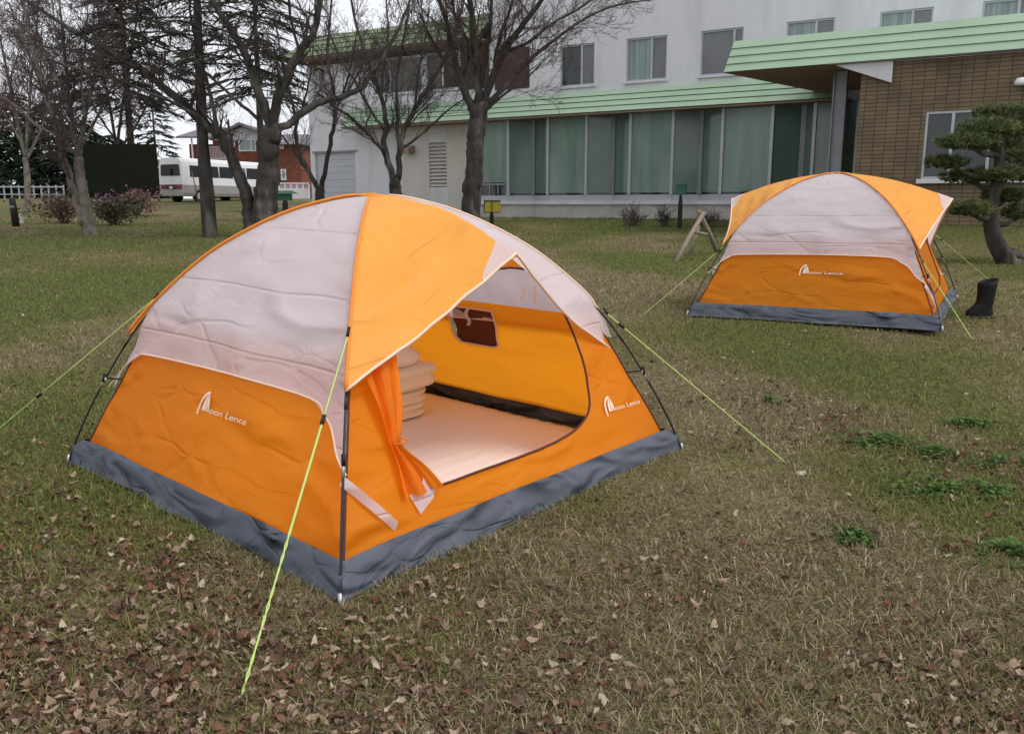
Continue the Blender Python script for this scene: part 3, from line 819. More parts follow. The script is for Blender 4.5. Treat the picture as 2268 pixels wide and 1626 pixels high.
mb.add(vs, [(j * n + i, j * n + (i + 1) % n, (j + 1) * n + (i + 1) % n, (j + 1) * n + i) for j in range(ns - 1) for i in range(n)] + [tuple(range((ns - 1) * n, ns * n))], None, True)
mb.build('shaft', mat('boot_rubber', (.005, .005, .0055), .65, spec=.25), rt)
mb = MB(); mb.slab([(.142 * math.cos(2 * math.pi * i / 24), .058 * math.sin(2 * math.pi * i / 24)) for i in range(24)], -.012, .012); mb.box(.07, .14, -.05, .05, -.02, .0)
mb.build('sole', mat('boot_sole', (.05, .045, .04), .8), rt)

# little pale stone by the rope peg
sp = gnd(1773, 1053); mb = pillowbox(.028, .018, .011, 3, .8, 1, 16, 8); o = mb.build('stone', mat('pale_stone', (.5, .45, .36), .9, .2, 30), loc=sp + Vector((0, 0, .008)), rotz=.5)
tag(o, 'small pale stone lying near the end of the right guy rope', 'stone')

# ------------------------------------------------------------------ main building (local frame: x along the facade, -y towards the lawn)
BROT = math.atan2(-.513, .858)
bld = thing('building', 'long two storey white building with pale green roof bands and a porch canopy', 'building', P0, BROT)
M['wall'] = mat('white_render', (.64, .64, .67), .9, .05, 1.2, .004, 30, stretch=(2.5, 2.5, .5), col2=(.51, .50, .51), mscale=.5, mlo=.5, mhi=.8)
M['slatshade'] = mat('beige_slat_and_shade', (.58, .55, .50), .9, .06, 1.5)  # beige of the louvre slats, also the painted shade under the eave
M['greenroof'] = mat('pale_green_metal', (.325, .445, .32), .5, .06, 1.3, spec=.35, col2=(.28, .40, .265), mscale=.9, mlo=.5, mhi=.75)
M['mossroof'] = mat('weathered_green_metal', (.165, .225, .115), .6, .1, 1.3, col2=(.13, .17, .085), mscale=.9)
M['greendark'] = mat('green_lap_edge', (.06, .11, .065), .7)
M['soffit'] = mat('brown_soffit', (.33, .21, .185), .8, .1, 2)
M['alu'] = mat('pale_aluminium', (.42, .44, .47), .45, .06, 3, metal=.3)
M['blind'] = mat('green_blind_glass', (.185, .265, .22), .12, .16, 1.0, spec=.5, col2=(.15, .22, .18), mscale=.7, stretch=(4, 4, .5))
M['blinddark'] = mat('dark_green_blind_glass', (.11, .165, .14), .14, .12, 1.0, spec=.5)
M['glassdark'] = mat('dark_window_glass', (.028, .034, .036), .06, .2, 1.5, spec=.6)
M['glassgrey'] = mat('grey_net_glass', (.17, .175, .185), .15, .1, 1.5, spec=.5)
M['curtain'] = mat('pale_curtain_glass', (.24, .29, .29), .25, .35, 1.2, spec=.5, stretch=(9, 9, .3))
M['olive'] = mat('olive_curtain_glass', (.075, .07, .045), .2, .2, 2, spec=.45)
M['brownpanel'] = mat('brown_spandrel', (.062, .033, .028), .6, .15, 2)
M['tanbrick'] = brick_mat('tan_tile_brick', (.20, .148, .092), (.16, .118, .074), (.08, .06, .042), .24, .088, .008, 0.0)
M['redbrick'] = brick_mat('red_brick', (.23, .062, .034), (.18, .05, .028), (.16, .09, .07), .25, .09, .008)
M['concrete'] = mat('pale_concrete', (.50, .48, .44), .9, .12, 2.5, .006, 30, col2=(.36, .35, .31), mscale=1.2, mlo=.5, mhi=.8)
M['steelgrey'] = mat('grey_steel_paint', (.25, .26, .285), .5, .1, 3)

def bpart(name, mb, m, par=None): return mb.build(name, m, par or bld)
def wall_holes(mb, s0, s1, y0, y1, z0, z1, holes):
    cuts = sorted(holes); x = s0
    for a, b, c, d in cuts:
        if a > x: mb.box(x, a, y0, y1, z0, z1)
        mb.box(a, b, y0, y1, z0, c); mb.box(a, b, y0, y1, d, z1); x = b
    if x < s1: mb.box(x, s1, y0, y1, z0, z1)
WIN = [(-2.16, -.88), (.25, 1.64), (2.73, 4.05), (5.31, 6.66), (7.85, 9.19), (10.36, 11.7)]
# tower walls: the left wing is lower than the right part
mb = MB(); wall_holes(mb, -3.2, 17, 0, .3, 4.25, 12, [(a, b, 5.24, 6.56) for a, b in WIN])
mb.box(-3.2, 17, .32, 10, 7.5, 11.98); mb.box(-4.9, -3.205, .0, 10, 4.3, 12.0)
bpart('upper_wall', mb, M['wall'])
mb = MB()
wall_holes(mb, -13.75, -5.45, 0.0, .35, .2, 4.22, [(-13.5, -11.35, .2, 3.39), (-7.7, -6.9, 1.97, 3.6)])
wall_holes(mb, -13.75, -4.905, 0.003, .35, 4.225, 6.95, [(-10.3, -8.0, 5.48, 6.75), (-4.78 - 3.0, -6.3, 5.48, 6.75)])
mb.box(-13.75, -4.91, .36, 9, .2, 6.94)
bpart('wing_wall', mb, M['wall'])
mb = MB(); mb.box(-6.0, -5.42, -.10, -.003, .2, 4.2); bpart('pilaster', mb, M['wall'])
mb = MB(); mb.box(-8.95, -7.72, -.012, -.003, .25, 4.2); mb.box(-6.88, -6.02, -.012, -.003, .25, 4.2); bpart('shade_tint_bay', mb, M['slatshade'])  # beige sheets: shade of the unbuilt eave recess painted onto the flat wall
mb = MB(); mb.box(-13.5, -11.35, .10, .16, .2, 3.39)
for i in range(11): mb.box(-13.48, -11.37, .085, .0995, .5 + i * .26, .5 + i * .26 + .235)
gd = bpart('garage_door', mb, mat('grey_shutter', (.47, .49, .53), .55, .04, 2)); mb = MB(); mb.box(-13.6, -11.25, -.05, .08, 3.392, 3.46); bpart('lintel', mb, M['steelgrey'], gd)
mb = MB(); mb.box(-7.7, -6.9, .16, .2, 1.97, 3.6); lv = bpart('louvre_window', mb, M['concrete'])
mb = MB()
for i in range(12):
    z = 2.0 + i * .133; mb.add([(-7.7, .02, z), (-6.9, .02, z), (-6.9, .13, z + .10), (-7.7, .13, z + .10), (-7.7, .02, z + .02), (-6.9, .02, z + .02), (-6.9, .13, z + .12), (-7.7, .13, z + .12)], [(0, 1, 2, 3), (7, 6, 5, 4), (0, 4, 5, 1), (3, 2, 6, 7)])
bpart('slats', mb, M['slatshade'], lv)
mb = MB(); mb.box(-8.75, -8.35, -.28, -.013, 3.25, 3.5); mb.box(-8.70, -8.40, -.34, -.281, 3.2, 3.42); bpart('vent_hood', mb, mat('tan_hood', (.30, .21, .15), .7))
# upper windows
def window(a, b, z0, z1, ml, mr, split=.62, yo=0.0, par=None):
    mb = MB(); f = .05
    mb.box(a, b, yo + .05, yo + .14, z1 - f, z1); mb.box(a, b, yo + .05, yo + .14, z0, z0 + f)
    mb.box(a, a + f, yo + .05, yo + .14, z0 + f, z1 - f); mb.box(b - f, b, yo + .05, yo + .14, z0 + f, z1 - f)
    m_ = a + (b - a) * split; mb.box(m_ - .035, m_ + .035, yo + .045, yo + .14, z0 + f, z1 - f)
    o = bpart('window', mb, M['alu'])
    mb = MB(); mb.box(a + f, m_ - .035, yo + .10, yo + .13, z0 + f, z1 - f); bpart('pane', mb, ml, o)
    mb = MB(); mb.box(m_ + .035, b - f, yo + .085, yo + .115, z0 + f, z1 - f); bpart('pane', mb, mr, o)
    mb = MB(); mb.box(a - .06, b + .06, yo - .07, yo + .045, z0 - .07, z0 - .002); bpart('sill', mb, M['wall'], o)
    mb = MB(); mb.box(a, b, yo + .16, yo + .29, z0, z1); bpart('backing', mb, M['glassdark'], o)
window(-2.16, -.88, 5.24, 6.56, M['glassdark'], M['glassgrey'])
window(.25, 1.64, 5.24, 6.56, M['curtain'], M['glassgrey'])
window(2.73, 4.05, 5.24, 6.56, M['glassgrey'], M['glassgrey'], .78)
for a, b in WIN[3:]: window(a, b, 5.24, 6.56, M['curtain'], M['glassgrey'])
window(-10.3, -8.0, 5.48, 6.75, M['glassdark'], M['olive'], .35)
window(-7.78, -6.3, 5.48, 6.75, M['olive'], M['brownpanel'], .5)
mb = MB(); mb.box(-6.2, -5.0, -.03, -.002, 5.4, 6.8); bpart('spandrel_panel', mb, M['brownpanel'])
mb = MB(); mb.box(-4.75, -3.35, -.03, -.002, 5.3, 6.65); bpart('spandrel_panel', mb, M['brownpanel'])
mb = MB(); mb.box(-13.6, -5.0, -.05, -.002, 6.78, 6.93); bpart('fascia_strip', mb, M['brownpanel'])

def lapped(mb, mbd, fa, fb, n, lap=.035):
    """sloped roof band of n lapped boards between two lower/upper point pairs: fa(t), fb(t) give the points at height t for both ends"""
    for i in range(n):
        t0, t1 = i / n, (i + 1) / n
        a0, b0, a1, b1 = fa(t0), fb(t0), fa(t1), fb(t1)
        nrm = (b0 - a0).cross(a1 - a0).normalized() * lap
        if nrm.y > 0 and abs(nrm.y) > .3 * lap: nrm = -nrm
        L0, L1 = a0 + nrm, b0 + nrm
        mb.add([L0, L1, b1 + nrm * .15, a1 + nrm * .15], [(0, 1, 2, 3)])
        mbd.add([a0, b0, L1, L0], [(0, 1, 2, 3)])
V3 = Vector
# long eave band
mb = MB(); md = MB()
lapped(mb, md, lambda t: V3((-11.35 - .15 * t, -.8 + .62 * t, 4.25 + .75 * t)), lambda t: V3((7.3, -.8 + .62 * t, 4.25 + .75 * t)), 4)
mb.add([(-11.5, -.18, 5.0), (7.3, -.18, 5.0), (7.3, -.002, 5.03), (-11.5, -.002, 5.03)], [(0, 1, 2, 3)])
mb.add([(-11.35, -.8, 4.25), (-11.5, -.18, 5.0), (-11.5, -.002, 5.03), (-11.35, -.002, 4.25)], [(0, 1, 2, 3)])
ev = bpart('eave_band', mb, M['greenroof']); bpart('lap_edges', md, M['greendark'], ev)
mb = MB(); mb.box(-11.3, 7.3, -.78, -.02, 4.20, 4.246); bpart('eave_soffit', mb, M['soffit'], ev)
# mansard roof of the left wing
mb = MB(); md = MB()
lapped(mb, md, lambda t: V3((-14.4 + .6 * t, -.85 + 1.2 * t, 6.98 + 1.0 * t)), lambda t: V3((-4.92, -.85 + 1.2 * t, 6.98 + 1.0 * t)), 4)
mb.add([(-13.8, .35, 7.98), (-4.92, .35, 7.98), (-4.92, 9, 8.0), (-13.8, 9, 8.0)], [(0, 1, 2, 3)])
mb.add([(-14.4, -.85, 6.98), (-13.8, .35, 7.98), (-13.8, 9, 8.0), (-14.4, 9, 6.98)], [(0, 1, 2, 3)])
rf = bpart('wing_roof', mb, M['mossroof']); bpart('lap_edges', md, M['greendark'], rf)
mb = MB(); mb.box(-14.35, -4.93, -.83, 9, 6.951, 6.976); bpart('eave_soffit', mb, M['soffit'], rf)
mb = MB(); mb.box(-3.0, 17, -.002, .3, 12.003, 12.1); bpart('parapet', mb, M['alu'])
# bay glazing
THICK = [-6.2 + 0.0, -3.17, -.13, 2.87, 5.97, 7.50]
plinth = MB(); ledge = MB()
for i in range(len(THICK) - 1):
    a, b = THICK[i], THICK[i + 1]; w_ = b - a; d_ = .42
    ia, ib = a + w_ * .26, b - w_ * .26
    if i == 0: a = -5.40; ia = -5.40
    x_ = [(a, 0.0), (ia, -d_), (ib, -d_), (b, 0.0)]
    if i == 0: x_ = [(-5.39, 0.0), (-5.385, -d_), (ib, -d_), (b, 0)]
    plinth.slab(x_, .2, 1.33); 
    g = .09; xl = [(x_[0][0], -g), (x_[1][0] - .02, x_[1][1] - g), (x_[2][0] + .02, x_[2][1] - g), (x_[3][0], -g), (x_[3][0], .1), (x_[0][0], .1)]
    ledge.slab(xl, 1.332, 1.45)
    mbw = MB()
    sill = [(p[0], p[1] + .02) for p in x_]; mbw.slab(sill, 1.452, 1.64)
    for j, (px, py) in enumerate(x_):
        r = .07 if j in (0, 3) else .045
        mbw.box(px - r, px + r, py - r * .6, py + r + .03, 1.642, 4.24)
    bay = bpart('bay_window', mbw, M['alu'])
    for j in range(3):
        (ax, ay), (bx, by) = x_[j], x_[j + 1]
        if i == 0 and j == 0: continue
        z0 = 1.66
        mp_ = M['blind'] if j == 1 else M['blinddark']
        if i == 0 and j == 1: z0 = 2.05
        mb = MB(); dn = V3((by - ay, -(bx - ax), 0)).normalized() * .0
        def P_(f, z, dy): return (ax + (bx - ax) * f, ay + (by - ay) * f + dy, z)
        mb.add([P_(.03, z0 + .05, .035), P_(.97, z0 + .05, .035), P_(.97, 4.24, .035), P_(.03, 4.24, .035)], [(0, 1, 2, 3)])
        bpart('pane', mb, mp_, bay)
        mb = MB(); mb.add([P_(.0, 1.642, .075), P_(1, 1.642, .075), P_(1, 4.24, .075), P_(0, 4.24, .075)], [(0, 1, 2, 3)])
        bpart('dark_backing', mb, M['glassdark'], bay)  # dark sheet close behind the pane
        if i == 0 and j == 1:
            mb = MB()
            for q in range(4): mb.box(ax + .25 + q * .35, ax + .29 + q * .35, ay + .04, ay + .07, 1.66, 2.02)
            mb.box(ax + .1, bx - .1, ay + .04, ay + .07, 2.0, 2.06)
            bpart('opening_light', mb, M['steelgrey'], bay)
pl = bpart('plinth', plinth, M['concrete']); bpart('ledge', ledge, M['wall'], pl)
mb = MB(); mb.box(-5.4, 7.5, .5, .6, .2, 4.24); bpart('interior_dark_sheet', mb, M['glassdark'])  # dark sheet: the unlit room behind the bays put into the colour
# tan tile walls
mb = MB(); mb.box(7.52, 9.2, -.06, -.44 + .9, .2, 4.48); bpart('tile_wall', mb, M['tanbrick'])
mb = MB(); wall_holes(mb, 8.32, 17, -5.08, -4.8, .0, 4.49, [(9.74, 11.75, 1.9, 3.36)]); mb.box(8.32, 8.62, -4.795, -.07, .0, 4.49)
bpart('tile_wing', mb, M['tanbrick'])
mb = MB(); f = .05; a, b, z0, z1, yo = 9.74, 11.75, 1.9, 3.36, -5.06
mb.box(a, b, yo, yo + .09, z1 - f, z1); mb.box(a, b, yo, yo + .09, z0, z0 + f); mb.box(a, a + f, yo, yo + .09, z0 + f, z1 - f); mb.box(b - f, b, yo, yo + .09, z0 + f, z1 - f)
mb.box(10.26, 10.32, yo, yo + .09, z0 + f, z1 - f); mb.box(11.0, 11.06, yo, yo + .09, z0 + f, z1 - f)
ww = bpart('window', mb, M['alu'])
for a_, b_, m_ in ((9.79, 10.26, M['glassdark']), (10.32, 11.0, M['glassdark']), (11.06, 11.7, M['olive'])):
    mb = MB(); mb.box(a_, b_, yo + .05, yo + .07, z0 + f, z1 - f); bpart('pane', mb, m_, ww)
mb = MB(); mb.box(9.66, 11.83, -5.18, -5.083, 1.80, 1.9); bpart('sill', mb, M['wall'], ww)
mb = MB(); mb.lathe([(.02, .0), (.13, -.02), (.17, -.10), (.15, -.16), (.0, -.17)], 14); lamp = mb.build('wall_lamp', mat('opal_lamp', (.8, .8, .8), .3), bld, (11.55, -5.25, 3.95))
mb = MB(); mb.tube([(0, 0, 0), (0, 0, .06), (0, .17, .06)], .02, 6); mb.build('bracket', M['black'], lamp)
# porch canopy
E0, E1, E2 = V3((5.17, -5.32, 4.5)), V3((17, -5.32, 4.5)), V3((6.43, -.2, 4.5))
U0, U1, U2 = V3((5.30, -4.98, 5.27)), V3((17, -4.98, 5.27)), V3((6.56, -.2, 5.27))
mb = MB(); md = MB()
lapped(mb, md, lambda t: E0.lerp(U0, t), lambda t: E1.lerp(U1, t), 4, .03)
lapped(mb, md, lambda t: E2.lerp(U2, t), lambda t: E0.lerp(U0, t), 4, .02)
mb.add([U0, U1, V3((17, -.2, 5.27)), U2], [(0, 1, 2, 3)])
cn = bpart('canopy', mb, M['greenroof']); bpart('lap_edges', md, M['greendark'], cn)
mb = MB(); mb.add([E0 + V3((.02, .02, .0)), V3((9.0, -5.30, 4.5)), V3((9.0, -.3, 4.5)), E2 + V3((.02, 0, 0)), ], [(0, 1, 2, 3)])
mb.box(9.0, 17, -5.30, -5.085, 4.495, 4.50); bpart('soffit', mb, M['soffit'], cn)
mb = MB(); mb.slab([(7.75, 4.49), (8.985, 4.02), (8.985, 4.49)], -5.20, -5.14, 1); bpart('white_soffit_panel', mb, M['wall'], cn)
mb = MB(); x, y = 7.72, -4.2
mb.box(x - .16, x - .13, y - .11, y + .11, .0, 4.49); mb.box(x + .12, x + .15, y - .11, y + .11, .0, 4.49); mb.box(x - .129, x + .119, y - .02, y + .02, .0, 4.488)
bpart('porch_column', mb, M['steelgrey'])
mb = MB(); mb.add([(5.9, -4.7, 5.30), (6.1, -4.7, 5.30), (6.1, -4.6, 5.34), (5.9, -4.6, 5.34)], [(0, 1, 2, 3)]); mb.box(8.6, 8.85, -4.5, -4.3, 5.272, 5.36); bpart('roof_light', mb, M['wall'], cn)

# ------------------------------------------------------------------ bare trees
def grow(mb, r, p, d, L, rad, lvl, maxl, up, nchild, spread, minr=.0035):
    nseg = 5 if lvl < maxl else 4
    pts = [p.copy()]; rads = [rad]; dd = d.copy()
    for i in range(nseg):
        dd = (dd + Vector((r.gauss(0, .16), r.gauss(0, .16), r.gauss(0, .12) + up))).normalized()
        pts.append(pts[-1] + dd * L / nseg); rads.append(max(minr, rad * (1 - .75 * (i + 1) / nseg)))
    mb.tube(pts, rads, 4 if rad > .02 else 3, cap=False)
    if lvl >= maxl: return
    for k in range(nchild[lvl]):
        f = .2 + .8 * (k + r.random()) / nchild[lvl]; i = min(nseg - 1, int(f * nseg)); q = pts[i].lerp(pts[i + 1], f * nseg - i)
        t = (pts[i + 1] - pts[i]).normalized(); ax = t.orthogonal().normalized(); ax.rotate(Matrix.Rotation(r.random() * 6.283, 3, t))
        nd_ = t.copy(); nd_.rotate(Matrix.Rotation(R_(r.uniform(spread * .6, spread * 1.3)), 3, ax))
        grow(mb, r, q, nd_, L * r.uniform(.42, .72) * (1 - .35 * f), max(minr, rads[i] * r.uniform(.42, .62)), lvl + 1, maxl, up, nchild, spread, minr)

def bare_tree(name, label, Y, limbs, seed, mbark, mtwig, per_m=1.9, childL=(.7, 1.5), nchild=(0, 5, 5, 0), up=.05, spread=42, dspread=1.4, minr=.0045, loc=None, extra=3, jit=.02):
    r = random.Random(seed)
    b0 = limbs[0][0][0]; base = dep(b0[0], b0[1], Y)
    base.z = gz(base.x, base.y) - .05
    root = thing(name, label, 'tree', base, group='leafless trees on the lawn')
    tb = MB(); cb = MB()
    for li, (pts, w0, w1) in enumerate(limbs):
        n = len(pts); dy = 0 if li == 0 else r.uniform(-1, 1) * dspread
        P = [dep(u, v, Y + dy * (i / (n - 1)) ** 1.2) for i, (u, v) in enumerate(pts)]
        if li == 0: P[0].z = min(P[0].z, base.z)
        P = catmull(P, 8 if li == 0 else 4)
        m = len(P); px = Y / F * .88
        rad = [max(.006, (w0 + (w1 - w0) * (i / (m - 1)) ** .8) * px * .5) for i in range(m)]
        if li == 0: rad[0] *= 1.35; rad[1] *= 1.15
        for i in range(1, m - 1):
            j = rad[i] * (.07 if li == 0 else .2)
            P[i] = P[i] + Vector((r.gauss(0, j), r.gauss(0, j), r.gauss(0, j)))
            rad[i] *= r.uniform(.97, 1.04)
        tb.tube([p - base for p in P], rad, 14 if li == 0 else (10 if rad[0] > .08 else 6), rough=.20 if li == 0 else .14)
        if li == 0: continue
        Ltot = sum((P[i + 1] - P[i]).length for i in range(m - 1))
        cnt = int(Ltot * per_m) + extra
        for k in range(cnt):
            f = .22 + .78 * (k + r.random()) / cnt; i = min(m - 2, int(f * (m - 1))); q = P[i]
            t = (P[i + 1] - P[i]).normalized(); ax = t.orthogonal().normalized(); ax.rotate(Matrix.Rotation(r.random() * 6.283, 3, t))
            d = t.copy(); d.rotate(Matrix.Rotation(R_(r.uniform(22, 58)), 3, ax)); d.z += up * 2; d.normalize()
            L = r.uniform(*childL) * (1.1 - .45 * f)
            grow(cb, r, q - base, d, L, max(.008, rad[i] * r.uniform(.3, .5)), 1, 3, up, nchild, spread, minr)
    tb.build('trunk', mbark, root)
    cb.build('crown', mtwig, root)
    return root

bare_tree('bare_tree', 'dark twin stemmed leafless tree with one long limb arching to the left', 20.0, [
    ([(582, 530), (586, 470), (592, 400), (598, 335), (602, 285)], 66, 46),
    ([(600, 292), (588, 245), (566, 185), (541, 118), (510, 65), (478, 15), (450, -50), (430, -130)], 27, 9),
    ([(606, 292), (610, 243), (635, 170), (664, 120), (690, 82), (706, 15), (720, -60), (732, -140)], 28, 10),
    ([(604, 296), (648, 268), (700, 232), (763, 212), (800, 195), (820, 165), (850, 125), (880, 70), (905, 10)], 22, 6),
    ([(560, 528), (555, 490), (548, 445), (530, 392), (502, 325), (470, 288), (433, 257), (375, 207), (312, 153), (243, 114), (191, 87), (120, 42), (55, 0), (-30, -50)], 42, 5),
    ([(460, 282), (440, 258), (390, 232), (329, 205), (243, 173), (166, 153), (104, 132)], 11, 4),
    ([(482, 300), (470, 230), (458, 180), (440, 120), (425, 50), (415, -30)], 13, 5),
    ([(572, 265), (522, 222), (478, 182), (425, 135), (355, 105), (290, 80)], 10, 4),
    ([(312, 155), (270, 135), (200, 120), (120, 108), (50, 95)], 8, 3),
    ([(340, 170), (325, 120), (310, 60), (300, -10)], 8, 3),
    ([(541, 118), (560, 70), (570, 10), (575, -60)], 9, 4),
    ([(664, 120), (650, 70), (640, 10), (640, -50)], 9, 4)], 31, M['bark'], M['twig'], 2.4, (.6, 1.4), (0, 5, 5, 0))
bare_tree('bare_tree', 'pale barked leafless tree with reddish twigs above the bare shrubs', 21.2, [
    ([(203, 526), (192, 465), (180, 405), (172, 350)], 32, 22),
    ([(186, 500), (165, 430), (147, 372), (130, 312), (112, 245), (88, 165), (62, 70), (50, -20)], 22, 5),
    ([(172, 352), (162, 285), (152, 205), (142, 115), (132, 0)], 16, 5),
    ([(176, 345), (188, 265), (206, 185), (230, 100), (252, 20)], 14, 5),
    ([(124, 300), (80, 276), (42, 242), (5, 215), (-30, 200)], 9, 4),
    ([(160, 340), (122, 262), (92, 192), (60, 115), (20, 60)], 12, 4),
    ([(178, 330), (215, 260), (245, 200), (280, 150)], 9, 3),
    ([(150, 220), (110, 140), (80, 60), (70, -20)], 8, 3),
    ([(188, 262), (180, 180), (190, 90), (195, 10)], 8, 3)], 32, M['barkpale'], M['twigpurple'], 4.2, (.7, 1.6), (0, 7, 7, 0), .04)
bare_tree('bare_tree', 'slim forked leafless tree in front of the garage door', 28.0, [
    ([(705, 490), (708, 445), (708, 412)], 25, 22),
    ([(702, 415), (677, 370), (660, 330), (655, 280), (648, 230), (632, 170), (620, 110), (610, 50)], 13, 4),
    ([(712, 415), (725, 350), (738, 290), (742, 240), (736, 190), (726, 130), (730, 60), (735, 0)], 13, 4),
    ([(700, 405), (660, 352), (628, 305), (600, 280)], 8, 3),
    ([(742, 245), (765, 190), (780, 130), (790, 70)], 8, 3),
    ([(655, 285), (675, 220), (690, 150), (695, 90)], 7, 3)], 33, M['bark'], M['twig'], 2.4, (.8, 1.7), (0, 6, 5, 0), .06)
bare_tree('bare_tree', 'vase shaped leafless tree with ringed bark in front of the shade-tinted wall', 26.0, [
    ([(881, 492), (879, 435), (872, 398)], 32, 28),
    ([(870, 405), (856, 348), (836, 318), (810, 290), (775, 260), (740, 236), (700, 205)], 17, 4),
    ([(868, 390), (851, 325), (855, 280), (845, 220), (820, 150), (790, 60), (775, -10)], 17, 5),
    ([(880, 398), (886, 335), (896, 290), (920, 240), (950, 190), (985, 130), (1012, 60), (1030, -10)], 17, 5),
    ([(884, 340), (880, 262), (878, 190), (890, 110), (905, 20), (910, -40)], 11, 5),
    ([(890, 328), (930, 302), (962, 272), (1005, 235), (1040, 215)], 7, 3),
    ([(852, 290), (815, 235), (785, 180), (750, 120), (720, 50)], 9, 4),
    ([(920, 240), (925, 170), (940, 100), (950, 20)], 8, 4),
    ([(845, 220), (850, 150), (860, 80), (855, 0)], 8, 4)], 34, M['bark'], M['twig'], 3.0, (.8, 1.7), (0, 6, 6, 0), .07)
bare_tree('bare_tree', 'thickest leafless tree with a broad fan of branches before the green windows', 22.0, [
    ([(1044, 518), (1046, 440), (1050, 365), (1055, 295), (1062, 232)], 46, 42),
    ([(1046, 245), (1022, 180), (1002, 110), (986, 40), (960, -40)], 21, 7),
    ([(1056, 240), (1058, 170), (1050, 90), (1040, 0), (1035, -80)], 23, 9),
    ([(1068, 240), (1092, 170), (1122, 110), (1162, 50), (1200, 0), (1230, -50)], 21, 7),
    ([(1074, 235), (1120, 192), (1172, 135), (1230, 88), (1290, 45), (1360, 14), (1450, 0)], 15, 3),
    ([(1062, 205), (1076, 130), (1086, 50), (1092, -40)], 15, 6),
    ([(1038, 230), (1002, 162), (962, 100), (930, 30)], 12, 5),
    ([(1120, 115), (1170, 95), (1220, 55), (1290, 15), (1340, -30)], 9, 4),
    ([(1092, 170), (1105, 90), (1130, 20), (1150, -40)], 10, 5),
    ([(1072, 250), (1110, 215), (1160, 180), (1200, 140)], 8, 3),
    ([(1022, 182), (1040, 110), (1010, 40), (1000, -20)], 9, 5)], 35, M['bark'], M['twigpurple'], 3.3, (.8, 1.7), (0, 6, 6, 0), .06)
bare_tree('bare_tree', 'small reddish leafless tree far left in front of the dark conifers', 36.0, [
    ([(62, 455), (60, 400), (56, 350)], 16, 13),
    ([(57, 355), (40, 280), (25, 200), (5, 110), (-10, 30)], 9, 4), ([(57, 352), (62, 260), (70, 170), (80, 80), (85, 0)], 9, 4),
    ([(58, 360), (90, 290), (110, 220), (125, 140)], 8, 3), ([(50, 320), (15, 260), (-20, 210)], 7, 3)], 36, M['barkpale'], M['twigpurple'], 3.4, (1.0, 2.4), (0, 7, 6, 0), .04, minr=.007)
bare_tree('bare_tree', 'purplish leafless tree rising behind the dark stand-in board', 43.0, [
    ([(262, 450), (260, 390), (258, 330)], 14, 11),
    ([(258, 335), (245, 250), (230, 170), (222, 80), (215, 0)], 8, 4), ([(258, 335), (270, 240), (285, 150), (300, 60), (310, -20)], 8, 4),
    ([(258, 340), (300, 280), (330, 220), (345, 150)], 7, 3), ([(255, 310), (215, 250), (190, 190)], 6, 3)], 37, M['bark'], M['twigpurple'], 3.0, (1.0, 2.2), (0, 6, 6, 0), .04, minr=.007)

# ------------------------------------------------------------------ conifers
def conifer(name, label, base, hgt, rad, z0, seed, cA, cB, nb, spr, sl, sw, droop=.25, trunk_r=.15, mb_trunk=None, group=None, top=.12, irr=.25, kids=True, brown=0.0):
    r = random.Random(seed); root = thing(name, label, 'tree', base, group=group)
    tb = MB(); tb.tube([(0, 0, -.1), (0, 0, hgt * .3), (.03, .02, hgt * .7), (.02, 0, hgt)], [trunk_r, trunk_r * .85, trunk_r * .5, .03], 9) if mb_trunk is None else mb_trunk(tb)
    fb = MB()
    for k in range(nb):
        f = (k + r.random()) / nb; z = z0 + (hgt - z0) * f ** 1.05; R = rad * (1 - (1 - top) * f) * r.uniform(1 - irr, 1 + irr)
        a = k * 2.4 + r.uniform(-.5, .5); d = Vector((math.cos(a), math.sin(a), 0)); q = Vector((0, 0, z)); n = 7
        pts = []
        for i in range(n + 1):
            s = i / n; pts.append(q + d * R * s + Vector((0, 0, -droop * R * (s ** 1.6) + .10 * R * s)))
        tb.tube(pts, [max(.005, .011 * R * (1 - i / (n + 1))) for i in range(n + 1)], 4, cap=False)
        side = Vector((-d.y, d.x, 0))
        for j in range(int(spr * R / rad) + 2):
            s = .12 + .88 * r.random() ** .7; i = min(n - 1, int(s * n)); p = pts[i].lerp(pts[i + 1], s * n - i)
            sg = r.choice((-1, 1)); sd_ = (side * sg * r.uniform(.4, 1) + d * r.uniform(.3, 1)).normalized()
            L = sl * r.uniform(.6, 1.4) * (1.15 - .5 * s)
            dn = Vector((0, 0, -r.uniform(.1, .55)))
            m_ = 4 if sw < .06 else 2
            for h in range(m_):
                p0 = p + sd_ * L * h / m_ + dn * L * (h / m_) ** 1.5; p1 = p + sd_ * L * (h + 1) / m_ + dn * L * ((h + 1) / m_) ** 1.5
                t = r.random(); c = mixc(cA, cB, t)
                if r.random() < brown: c = mixc((.07, .035, .022), (.12, .07, .04), t)
                for q_ in range(2):
                    ww = Vector((r.gauss(0, 1), r.gauss(0, 1), r.gauss(0, .8))).normalized() * sw * r.uniform(.6, 1.3)
                    tip = p1 + ww * .6 + (p1 - p0) * .3
                    fb.add([p0 - ww * .5, p0 + ww * .5, tip], [(0, 1, 2)], c)
    tb.build('trunk', M['bark'], root); fb.build('crown', M['needle'], root)
    return root
b_ = dep(463, 526, 20.4); b_.z = gz(b_.x, b_.y)
def t2trunk(tb):
    P = [dep(u, v, 20.4) - b_ for u, v in [(466, 530), (460, 450), (453, 380), (448, 300), (445, 220), (440, 110), (436, 0), (433, -180)]]
    P = catmull(P, 8); tb.tube(P, [.19 - .13 * (i / (len(P) - 1)) for i in range(len(P))], 12, rough=.14)
